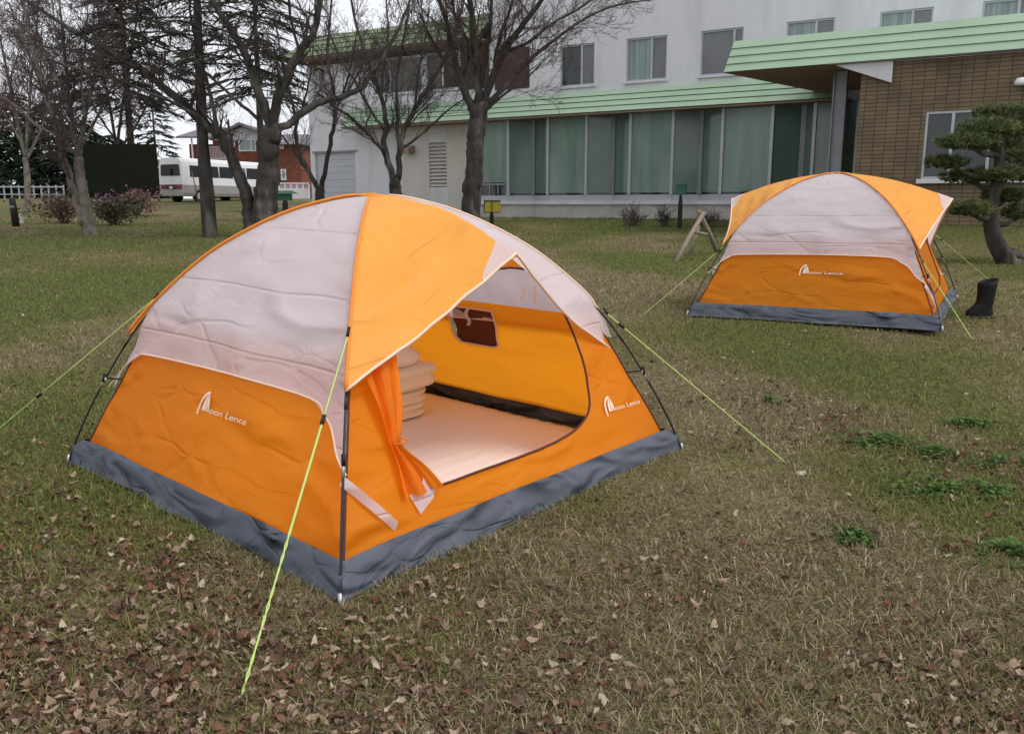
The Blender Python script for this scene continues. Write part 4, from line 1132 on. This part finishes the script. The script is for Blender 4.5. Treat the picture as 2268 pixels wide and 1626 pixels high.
conifer('spruce_tree', 'tall thin conifer with drooping dark sprays and a bare straight trunk', b_, 11.5, 2.6, 3.9, 41, (.016, .021, .015), (.045, .055, .035), 84, 62, .5, .034, .30, .19, t2trunk, brown=.2, top=.45)
G2 = 'dark evergreen trees along the far edge of the lawn'
def back_con(u, vtop, Y, wpx, seed, lab, cA=(.008, .014, .009), cB=(.034, .056, .028), nb=80, spr=34, z0=.2, **k):
    p = dep(u, 440, Y); p.z = gz(p.x, p.y); top_ = dep(u, vtop, Y).z
    return conifer('evergreen_tree', lab, p, top_ - p.z, wpx * .5 * Y / F, z0, seed, cA, cB, nb, spr, 1.15, .21, .22, .18, None, G2, **k)
back_con(-40, 150, 66, 210, 51, 'tallest dark evergreen, cut off by the left edge of the photo')
back_con(48, 205, 70, 170, 52, 'dark evergreen right beside the tallest one, above the white fence')
back_con(120, 228, 66, 150, 53, 'dark evergreen behind the pale barked tree')
back_con(192, 268, 72, 150, 54, 'dark evergreen standing just left of the dark stand-in board')
back_con(250, 300, 68, 140, 55, 'dark evergreen directly behind the dark stand-in board')
back_con(305, 318, 75, 100, 56, 'shortest dark evergreen near the rear of the bus')
back_con(352, 205, 84, 120, 57, 'loose blue green conifer behind the bus', (.020, .036, .030), (.055, .085, .072), 46, 18, 2.0, top=.1)
def far_con(u, vtop, Y, wpx, seed, lab):
    p = dep(u, 440, Y); p.z = gz(p.x, p.y); top_ = dep(u, vtop, Y).z
    conifer('evergreen_tree', lab, p, top_ - p.z, wpx * .5 * Y / F, (top_ - p.z) * .40, seed, (.022, .03, .024), (.06, .075, .058), 64, 40, .9, .09, .35, .2, None, G2, top=.45, irr=.4)
far_con(300, -130, 44, 260, 58, 'tall airy evergreen whose sprays fill the sky above the dark stand-in board')
far_con(585, -160, 46, 300, 59, 'tall airy evergreen rising behind the twin stemmed tree')

# ------------------------------------------------------------------ garden pine
pb = gnd(2234, 585); PY = pb.y
pine = thing('garden_pine', 'cloud pruned garden pine with a curved trunk by the tan tiled wall', 'tree', pb)
tb = MB()
tr_ = [(2236, 590), (2222, 565), (2205, 535), (2197, 500), (2196, 465), (2206, 420), (2212, 370), (2214, 320), (2222, 280), (2232, 250)]
P = catmull([dep(u, v, PY) - pb for u, v in tr_], 6); tb.tube(P, [.165 * (1 - .72 * (i / (len(P) - 1)) ** .8) * (1.25 if i < 2 else 1) for i in range(len(P))], 14, rough=.22)
tb.tube([dep(u, v, PY) - pb for u, v in [(2215, 560), (2245, 562), (2262, 568), (2275, 575)]], [.10, .09, .06, .02], 7)
PADS = [(2222, 251, 62, 15, .1), (2190, 288, 60, 22, -.2), (2250, 286, 50, 22, .3), (2140, 318, 62, 18, -.3), (2222, 322, 66, 22, .4), (2098, 364, 44, 15, -.1), (2148, 396, 58, 15, .2), (2235, 392, 46, 17, -.2), (2226, 437, 48, 16, .1), (2148, 466, 42, 17, -.3), (2262, 474, 40, 20, .3), (2290, 350, 55, 22, -.1)]
ext = [(2120, 372, 2213, 400), (2145, 320, 2214, 345), (2148, 398, 2210, 418), (2150, 470, 2197, 482), (2255, 478, 2200, 500), (2226, 440, 2203, 450), (2230, 395, 2210, 405), (2225, 325, 2213, 335), (2190, 290, 2216, 305), (2250, 290, 2219, 300), (2285, 355, 2213, 370)]
for (u, v, u2, v2), pd in zip(ext, [PADS[5], PADS[3], PADS[6], PADS[9], PADS[10], PADS[8], PADS[7], PADS[4], PADS[1], PADS[2], PADS[11]]):
    a = dep(u2, v2, PY) - pb; b = dep(u, v + 5, PY + pd[4]) - pb; m_ = a.lerp(b, .5) + Vector((0, 0, -.05))
    tb.tube([a, m_, b], [.05, .04, .02], 6)
tb.build('trunk', M['bark'], pine)
fb = MB(); r = random.Random(77)
for (u, v, a, b, dy) in PADS:
    c = dep(u, v, PY + dy) - pb; k = PY / F; A, B = a * k, b * k * 1.15
    for t in range(int(330 * (a / 50))):
        th = r.random() * 6.283; q = math.sqrt(r.random()); zz = r.uniform(-.7, 1)
        lump = 1 + .25 * noise.noise((th * 1.5, u * .1, 0))
        p = c + Vector((A * q * math.cos(th) * lump, A * .8 * q * math.sin(th) * lump, B * zz * math.sqrt(max(.05, 1 - q * q * .85))))
        ax = Vector((r.gauss(0, .45) + .5 * q * math.cos(th), r.gauss(0, .45) + .5 * q * math.sin(th), 1)).normalized()
        cc = mixc((.028, .05, .016), (.17, .20, .065), r.random())
        for h in range(13):
            d = (ax + Vector((r.gauss(0, .55), r.gauss(0, .55), r.gauss(0, .45)))).normalized()
            L = r.uniform(.06, .11); w_ = d.orthogonal().normalized() * .007
            fb.add([p - w_, p + w_, p + d * L], [(0, 1, 2)], cc)
fb.build('crown', M['needle'], pine)

# ------------------------------------------------------------------ shrubs
def shrub(name, label, base, hgt, rad, seed, m, n=26, flowers=None, fcol=None, group=None, minr=.004):
    r = random.Random(seed); root = thing(name, label, 'shrub', base, group=group); mb = MB()
    for i in range(n):
        a = r.random() * 6.283; tl_ = r.uniform(.1, 1.0); d = Vector((math.cos(a) * tl_ * rad / hgt, math.sin(a) * tl_ * rad / hgt, 1)).normalized()
        grow(mb, r, Vector((r.gauss(0, .06), r.gauss(0, .06), -.03)), d, hgt * r.uniform(.6, 1.0), .012, 1, 3, .03, (0, 5, 4, 0), 38, minr)
    mb.build('stems', m, root)
    if flowers:
        fb = MB()
        for cx, cz, sx_, sz_, cnt, cols_ in flowers:
            for i in range(cnt):
                p = Vector((r.gauss(cx, sx_), r.gauss(0, rad * .4), max(.05, r.gauss(cz, sz_)))); c = mixc(cols_[0], cols_[1], r.random())
                w1 = Vector((r.gauss(0, 1), r.gauss(0, 1), r.gauss(0, 1))).normalized() * r.uniform(.018, .04); w2 = w1.orthogonal().normalized() * w1.length
                fb.add([p - w1 - w2, p + w1 - w2, p + w1 + w2, p - w1 + w2], [(0, 1, 2, 3)], c)
        fb.build('blossom', M['needle'], root)
    return root
GS = 'low bare shrubs in front of the building'
shrub('bare_shrub', 'bare spreading shrub, leftmost of three below the green windows', gnd(1402, 503), .62, .62, 61, M['twig'], 22, group=GS)
shrub('bare_shrub', 'bare upright shrub between its neighbour and the green lamp post', gnd(1474, 503), .55, .5, 62, M['twig'], 18, group=GS)
shrub('bare_shrub', 'bare low shrub right of the green lamp post, behind the timber frame', gnd(1563, 504), .5, .6, 63, M['twigpurple'], 20, group=GS)
shrub('creeper', 'low dark creeper growing against the foot of the plinth', gnd(1195, 478), .25, .7, 67, M['twig'], 10, [(0, .14, .42, .08, 420, ((.02, .026, .015), (.06, .06, .035)))])
GL = 'shrubs below the leafless trees'
shrub('bare_shrub', 'brown leafless shrub left of the pale barked tree', gnd(140, 496), .95, .85, 64, M['twigpurple'], 40, [(-.1, .5, .5, .22, 500, ((.10, .075, .05), (.16, .12, .09)))], group=GL)
shrub('flowering_shrub', 'shrub with a few purple blossoms below the dark stand-in board', gnd(252, 500), .85, .68, 65, M['twigpurple'], 40, [(-.05, .80, .14, .05, 40, ((.13, .045, .14), (.20, .09, .21))), (.1, .5, .4, .2, 700, ((.035, .05, .025), (.09, .075, .05)))], group=GL)
shrub('bare_shrub', 'reddish leafless shrub nearest the rear of the bus', gnd(305, 480), .95, .75, 66, M['twigpurple'], 40, [(0, .55, .4, .2, 600, ((.13, .065, .06), (.2, .11, .1)))], group=GL)

# ------------------------------------------------------------------ small garden things
def lamp_post(label, base, hgt, pw, head, m):
    t = thing('garden_lamp', label, 'lamp', base, group='low lamps on black posts'); mb = MB()
    mb.slab([(-pw, -pw), (pw, -pw), (pw, pw), (-pw, pw)], -.1, hgt * .72); mb.add([(-pw, -pw, hgt * .72), (pw, -pw, hgt * .72), (pw, pw, hgt * .72), (-pw, pw, hgt * .72), (-pw * .5, -pw * .5, hgt), (pw * .5, -pw * .5, hgt), (pw * .5, pw * .5, hgt), (-pw * .5, pw * .5, hgt)], [(0, 1, 5, 4), (1, 2, 6, 5), (2, 3, 7, 6), (3, 0, 4, 7), (4, 5, 6, 7)])
    mb.build('post', M['black'], t); head(t, hgt, m); return t
greenbox = mat('green_lamp_paint', (.035, .115, .075), .5, .12, 5)
def head_box(t, z, m):
    mb = MB(); mb.slab([(-.16, -.10), (.10, -.16), (.18, .09), (-.08, .15)], z, z + .26); h = mb.build('lamp_head', m, t)
    mb = MB(); mb.slab([(-.18, -.115), (.115, -.18), (.20, .10), (-.09, .17)], z + .262, z + .29); mb.build('lid', m, h)
def head_roof(t, z, m):
    mb = MB(); mb.add([(-.5, -.2, z + .20), (.5, -.2, z + .20), (.5, .2, z + .20), (-.5, .2, z + .20), (-.28, -.06, z + .32), (.28, -.06, z + .32), (.28, .06, z + .32), (-.28, .06, z + .32)], [(0, 1, 5, 4), (1, 2, 6, 5), (2, 3, 7, 6), (3, 0, 4, 7), (4, 5, 6, 7), (3, 2, 1, 0)])
    mb.slab([(-.26, -.1), (.26, -.1), (.26, .1), (-.26, .1)], z - .06, z + .198); mb.build('lamp_head', m, t)
def head_yellow(t, z, m):
    mb = MB(); mb.box(-.20, .0, -.16, .12, z, z + .34); mb.box(.02, .27, -.12, .16, z - .0, z + .34); h = mb.build('lamp_head', m, t)
    mb = MB()
    for x0, x1, yy in ((-.22, .02, -.163), (.02, .27, -.123)):
        mb.box(x0, x1, yy - .012, yy, z + .325, z + .355); mb.box(x0, x1, yy - .012, yy, z - .01, z + .015)
    mb.box(-.225, -.2, -.17, .12, z - .01, z + .355); mb.box(.0, .02, -.175, .13, z - .01, z + .355); mb.build('frame', M['black'], h)
lamp_post('green boxy lamp on a black post among the bare shrubs', gnd(1505, 507), .92, .055, head_box, greenbox)
lp2 = gnd(633, 480)
lamp_post('green lamp with a wide sloping hood behind the near tent', gnd(633, 478), .62, .09, head_roof, greenbox)
lamp_post('yellow boxy lamp on a short black post beside the thickest tree', gnd(1089, 500), .38, .06, head_yellow, mat('yellow_lamp_glass', (.36, .29, .035), .4, .15, 6))
t = thing('bollard', 'leaning black timber bollard at the far left of the lawn', 'bollard', gnd(36, 503)); mb = MB()
mb.tube([(0, 0, -.1), (-.02, 0, .5), (-.045, .01, .78), (-.05, .01, .83)], [.105, .10, .085, .05], 8); mb.build('post', M['black'], t)
mb = MB(); mb.box(-.11, .06, -.115, -.10, .55, .6); mb.build('band', M['steelgrey'], t)
t = thing('marker_stake', 'short whitish stake right beside the black bollard', 'stake', gnd(48, 496)); mb = MB(); mb.slab([(-.05, -.03), (.05, -.03), (.05, .03), (-.05, .03)], -.1, .26); mb.slab([(-.055, -.035), (.055, -.035), (.055, .035), (-.055, .035)], .262, .285); mb.build('stake', M['concrete'], t)
# timber tree support
woodm = mat('weathered_timber', (.25, .205, .16), .9, .3, 14, .006, 30, stretch=(3, 3, .5))
ap = dep(1551, 474, 15.5); A_ = gnd(1495, 579); B_ = gnd(1527, 566); Cc = gnd(1592, 562); cb_ = (A_ + B_ + Cc) / 3
t = thing('timber_frame', 'weathered timber trestle of three leaning poles on the lawn', 'trestle', cb_)
for a, b in ((A_, ap + Vector((.06, -.02, .02))), (B_, dep(1548, 500, 15.6)), (Cc, dep(1548, 468, 15.45))):
    mb = MB(); mb.tube([a - cb_ - Vector((0, 0, .05)), (a + b) / 2 - cb_, b - cb_], [.043, .042, .038], 7); mb.build('leg', woodm, t)
mb = MB(); mb.tube([dep(1538, 515, 15.4) - cb_, dep(1566, 520, 15.5) - cb_], .03, 6); mb.build('brace', woodm, t)
# dark board and posts added in place of a masked-out rectangle
Yb = 40.0; p0, p1 = dep(185, 430, Yb), dep(345, 320, Yb); gb = gz((p0.x + p1.x) / 2, Yb)
t = thing('masked_area_board', 'large dark stand-in board for a masked-out area beside the parked bus', 'board', ((p0.x + p1.x) / 2, Yb, gb)); hw = (p1.x - p0.x) / 2
mb = MB(); mb.box(-hw, hw, -.04, .04, p0.z - gb, p1.z - gb); mb.build('board', mat('masked_area_fill', (.0145, .0165, .0115), .9, spec=.05), t)
for sx in (-.7, .7):
    mb = MB(); mb.tube([(sx * hw, .08, -.1), (sx * hw, .08, p1.z - gb - .1)], .05, 6); mb.build('post', M['steelgrey'], t)

# ------------------------------------------------------------------ bus
bp = dep(382, 448, 52); bp.z = gz(bp.x, bp.y); va = math.atan2(bp.x, bp.y); 
bus = thing('minibus', 'white minibus with silver skirt parked beyond the trees, seen from the rear', 'bus', bp, -(R_(47) + va))
M['buswhite'] = mat('bus_white_paint', (.74, .74, .76), .3, .04, 1.5, coat=.3, spec=.4); M['busgrey'] = mat('bus_silver_paint', (.33, .32, .31), .4, .06, 1.5, spec=.4, metal=.3)
def loft(mb, ys_, prof, tap=lambda y: 1.0, inset_=lambda y: 0.0):
    n = len(prof); vs = []
    for y in ys_:
        for x, z in prof: vs.append((x * tap(y), y, z - inset_(y)))
    fs = [(j * n + i, j * n + (i + 1) % n, (j + 1) * n + (i + 1) % n, (j + 1) * n + i) for j in range(len(ys_) - 1) for i in range(n)]
    fs += [tuple(range(n))[::-1], tuple(range((len(ys_) - 1) * n, len(ys_) * n))]; mb.add(vs, fs, None, False)
hw = 1.0
up_ = [(-1.0, 1.02), (1.0, 1.02), (1.0, 1.5), (.97, 2.1), (.93, 2.36), (.84, 2.52), (.6, 2.60), (-.6, 2.60), (-.84, 2.52), (-.93, 2.36), (-.97, 2.1), (-1.0, 1.5)]
lo_ = [(-.96, .36), (.96, .36), (1.0, .55), (1.0, 1.018), (-1.0, 1.018), (-1.0, .55)]
tap = lambda y: 1 - .06 * sstep(.35, 0, y) - .09 * sstep(6.2, 6.9, y)
dropz = lambda y: .05 * sstep(.25, 0, y)
YS = [0, .08, .2, .4, 1, 2, 3, 4, 5, 6, 6.4, 6.7, 6.9]
mb = MB(); loft(mb, YS, up_, tap, lambda y: 0); body = mb.build('body', M['buswhite'], bus)
mb = MB(); loft(mb, YS, lo_, tap, lambda y: 0); mb.build('skirt', M['busgrey'], bus)
gl = mat('bus_tinted_glass', (.008, .009, .010), .12, spec=.25)
mb = MB(); mb.slab([(-.78, 1.55), (.78, 1.55), (.74, 2.15), (.66, 2.22), (-.66, 2.22), (-.74, 2.15)], -.025, .0, 1); mb.build('rear_window', gl, bus)
for sx in (1, -1):
    for k in range(5):
        y0 = .55 + k * 1.2; y1 = y0 + 1.17
        x0, x1 = sx * 1.004, sx * .968
        mb = MB(); mb.add([(x0, y0, 1.48), (x0, y1, 1.48), (x1, y1 - .03, 2.17), (x1, y0 + .03, 2.17), (x0 - sx * .02, y0, 1.48), (x0 - sx * .02, y1, 1.48), (x1 - sx * .02, y1 - .03, 2.17), (x1 - sx * .02, y0 + .03, 2.17)], [(0, 1, 2, 3), (4, 5, 6, 7), (0, 1, 5, 4), (1, 2, 6, 5), (2, 3, 7, 6), (3, 0, 4, 7)])
        o = mb.build('side_window', gl if k != 3 else M['glassgrey'], bus)
    mb = MB(); mb.box(sx * .62 - .20, sx * .62 + .20, -.03, -.002, .78, .98); mb.build('tail_light', mat('tail_lens', (.16, .012, .012), .25), bus)
    for y in (1.25, 5.3):
        mb = MB(); ring = [(.40, -.12), (.40, .12)]
        mb.add([(sx * .90 + dx_, y + .38 * math.cos(2 * math.pi * i / 20), .38 + .38 * math.sin(2 * math.pi * i / 20)) for dx_ in (-.11, .115) for i in range(20)], [(i, (i + 1) % 20, 20 + (i + 1) % 20, 20 + i) for i in range(20)] + [tuple(range(20)), tuple(range(20, 40))])
        wh = mb.build('wheel', mat('tyre_rubber', (.02, .02, .02), .85), bus)
        mb = MB(); mb.add([(sx * 1.02 + (0 if i < 16 else -sx * .03), y + .22 * math.cos(2 * math.pi * i / 16), .38 + .22 * math.sin(2 * math.pi * i / 16)) for i in range(32)], [tuple(range(16)), tuple(range(16, 32))] + [(i, (i + 1) % 16, 16 + (i + 1) % 16, 16 + i) for i in range(16)]); mb.build('rim', M['alu'], wh)
mb = MB(); mb.box(-.94, .94, -.09, -.001, .38, .64); mb.build('bumper', M['busgrey'], bus)
mb = MB(); mb.box(-.42, .42, -.032, -.003, .76, 1.0); mb.box(-.9, .9, -.02, -.0025, 1.0, 1.04); pn = mb.build('rear_panel', M['brownpanel'], bus)
mb = MB(); mb.box(-.12, .12, -.05, -.034, .80, .93); mb.build('number_plate', M['duvet'], bus)

# ------------------------------------------------------------------ brick house beyond the bus
Yh = 76.0; k = Yh / F
def hx(u): return (u - 540) * k
hp = dep(540, 440, Yh); hp.z = gz(hp.x, hp.y)
def hz(v): return dep(540, v, Yh).z - hp.z
house = thing('brick_house', 'two storey red brick house with a white gable behind the bus', 'house', hp, 0)
mb = MB(); mb.box(hx(480), hx(603), 0, 9, -.3, hz(311)); mb.box(hx(603) + .002, hx(676), -1.6, 9, -.3, hz(322)); mb.box(hx(418), hx(480) - .002, 1.2, 9, -.3, hz(318)); mb.build('wall', M['redbrick'], house)
roofm = mat('grey_roof', (.16, .14, .15), .7, .15, 1.5)
mb = MB(); a, c, b = (hx(478), hz(312)), (hx(545), hz(279)), (hx(620), hz(313))
mb.add([(a[0], -.003, a[1]), (b[0], -.003, b[1]), (c[0], -.003, c[1] - .1)], [(0, 1, 2)]); mb.build('gable', M['wall'], house)
mb = MB()
for p, q in ((a, c), (c, b)):
    mb.add([(p[0], -.8, p[1]), (q[0], -.8, q[1]), (q[0], 9.5, q[1]), (p[0], 9.5, p[1]), (p[0], -.8, p[1] + .22), (q[0], -.8, q[1] + .22), (q[0], 9.5, q[1] + .22), (p[0], 9.5, p[1] + .22)], [(0, 1, 2, 3), (7, 6, 5, 4), (0, 4, 5, 1), (3, 2, 6, 7), (0, 3, 7, 4), (1, 5, 6, 2)])
mb.add([(hx(598), -2.2, hz(324)), (hx(684), -2.2, hz(324)), (hx(676), 4, hz(290)), (hx(606), 4, hz(290)), (hx(684), 9.5, hz(324)), (hx(598), 9.5, hz(324))], [(0, 1, 2, 3), (1, 4, 2), (0, 3, 5), (5, 3, 2, 4), (0, 5, 4, 1)])
mb.add([(hx(398), .4, hz(306)), (hx(484), .4, hz(306)), (hx(484), 5, hz(272)), (hx(420), 5, hz(272)), (hx(398), .4, hz(302)), (hx(484), .4, hz(302))], [(0, 1, 2, 3), (4, 5, 2, 3), (0, 1, 5, 4)])
mb.build('roof', roofm, house)
def hwin(u0, u1, v0, v1, y, nm='window', m=None, split=True):
    mb = MB(); x0, x1, z0, z1 = hx(u0), hx(u1), hz(v1), hz(v0); f = .10
    mb.box(x0, x1, y - .08, y - .002, z0, z0 + f); mb.box(x0, x1, y - .08, y - .002, z1 - f, z1); mb.box(x0, x0 + f, y - .08, y - .002, z0 + f, z1 - f); mb.box(x1 - f, x1, y - .08, y - .002, z0 + f, z1 - f)
    if split: mb.box(x0 + (x1 - x0) * .7, x0 + (x1 - x0) * .7 + f, y - .08, y - .002, z0 + f, z1 - f)
    o = mb.build(nm, M['wall'], house); mb = MB(); mb.box(x0 + f, x1 - f, y - .03, y - .0015, z0 + f, z1 - f); mb.build('pane', m or M['curtain'], o)
hwin(536, 573, 309, 336, 0); hwin(634, 643, 316, 333, -1.6, split=False); hwin(634, 645, 377, 401, -1.6, split=False); hwin(505, 528, 310, 330, 0, m=M['glassdark']); hwin(536, 573, 372, 400, 0)
mb = MB(); x0, x1, z0, z1 = hx(462), hx(533), hz(352), hz(328)
mb.box(x0, x1, -1.8, -.004, z0 - .2, z0)
mb.box(x0, x1, -1.8, -1.74, z1 - .08, z1)
for i in range(24): xx = x0 + (x1 - x0) * i / 23; mb.box(xx - .03, xx + .03, -1.79, -1.75, z0, z1 - .08)
mb.build('balcony', mat('balcony_grey', (.30, .28, .28), .7), house)
mb = MB(); mb.box(hx(473), hx(476), -1.7, -1.6, -.2, z0 - .2); mb.box(hx(520), hx(523), -1.7, -1.6, -.2, z0 - .2); mb.box(hx(428), hx(431), .6, .7, -.2, hz(306)); mb.build('balcony_post', M['wall'], house)
# garden wall with lattice beside the house
Yw = 62.0; kw = Yw / F; wp = dep(640, 447, Yw); wp.z = gz(wp.x, wp.y)
t = thing('garden_wall', 'low pale wall with a lattice top beside the red brick house', 'wall', wp)
wz = lambda v: dep(640, v, Yw).z - wp.z
mb = MB(); mb.box(-60 * kw, 44 * kw, 0, .3, -.6, wz(420)); mb.build('wall', M['wall'], t)
mb = MB(); mb.box(-60 * kw, 44 * kw, .05, .15, wz(408), wz(405)); mb.box(-60 * kw, 44 * kw, .05, .15, wz(420) + .002, wz(419) + .02)
for i in range(9): x = (-60 + 104 * i / 8) * kw; mb.box(x - .05, x + .05, .06, .14, wz(419) + .021, wz(408) - .002)
for i in range(48): x = (-60 + 104 * i / 47) * kw; mb.box(x - .012, x + .012, .09, .11, wz(419) + .021, wz(408) - .002)
mb.build('lattice', M['wall'], t)
# white fence far left
Yf = 60.0; kf = Yf / F; fp = dep(70, 441, Yf); fp.z = gz(fp.x, fp.y)
t = thing('rail_fence', 'white rail fence below the dark evergreens at far left', 'fence', fp)
mb = MB(); hgt = dep(70, 413, Yf).z - fp.z
mb.box(-5, 70 * kf, -.04, .04, hgt - .09, hgt); mb.box(-5, 70 * kf, -.03, .03, .30, .36); mb.build('rail', M['alu'], t)
for i in range(15):
    x = -5 + (70 * kf + 5) * i / 14; mb = MB(); mb.slab([(x - .04, .05), (x + .04, .05), (x + .04, .13), (x - .04, .13)], -.3, hgt + .03); mb.slab([(x - .05, .04), (x + .05, .04), (x + .05, .14), (x - .05, .14)], hgt + .032, hgt + .07); mb.build('post', M['alu'], t)
# two thin stakes near the bus
t = thing('wooden_post', 'grey wooden post at the rear corner of the bus', 'post', gnd(352, 449)); mb = MB(); mb.tube([(0, 0, -.2), (.02, 0, 1.0), (0, .02, 1.95)], [.09, .085, .08], 7); mb.lathe([(.1, 1.952), (.11, 1.99), (.0, 2.03)], 8); mb.build('post', woodm, t)
t = thing('leaning_pole', 'thin pale pole leaning in front of the side of the bus', 'pole', gnd(440, 452)); mb = MB(); mb.tube([(0, 0, -.2), (-.12, 0, .9), (-.27, 0, 1.85)], [.04, .036, .03], 6); mb.tube([(-.13, -.03, .9), (-.13, .05, .93)], .05, 5); mb.build('pole', woodm, t)

# ------------------------------------------------------------------ clover and weed clumps
def clump(label, u, v, rx, ry, n, seed):
    r = random.Random(seed); b = gnd(u, v); t = thing('weed_clump', label, 'plant', b, group='bright green weed clumps in the lawn'); mb = MB()
    for i in range(int(n * 1.4)):
        x, y = r.gauss(0, rx * .62), r.gauss(0, ry * .7); q = min(1.0, math.hypot(x / rx, y / ry) * .8)
        if noise.noise((x * 9, y * 9, seed)) < -.12: continue
        z = gz(b.x + x, b.y + y) - b.z; h = r.uniform(.015, .05) * (1.15 - .6 * q); c = mixc((.038, .085, .02), (.13, .22, .06), r.random())
        p = Vector((x, y, z + h)); L = r.uniform(.012, .026); a = r.random() * 6.283; d = Vector((math.cos(a), math.sin(a), r.uniform(-.2, .6))).normalized(); s_ = Vector((-d.y, d.x, r.uniform(-.3, .3))) * L * .42
        mb.add([p - d * L * .5, p + s_, p + d * L * .6, p - s_], [(0, 1, 2, 3)], c)
        mb.add([Vector((x, y, z)), Vector((x + .003, y, z)), p], [(0, 1, 2)], c)
    mb.build('leaves', M['grassv'], t)
for a in [('largest oval weed clump, right of the rope end', 1935, 985, .17, .10, 700), ('weed clump above and right of the oval one', 2075, 1010, .10, .06, 260), ('long ragged weed clump near the right edge', 2115, 1095, .24, .09, 900), ('small round weed clump alone in the brown grass', 1882, 1197, .07, .06, 330), ('weed clump cut by the right edge of the photo', 2245, 1240, .10, .09, 420), ('flat weed clump at the right edge above the ragged one', 2215, 1030, .14, .07, 380), ('tall grass weed clump high on the right side', 2150, 945, .12, .06, 260), ('tiny weed clump left of the oval one', 1700, 895, .05, .05, 110)]:
    clump(a[0], *a[1:6], hash(a[1]) % 100)
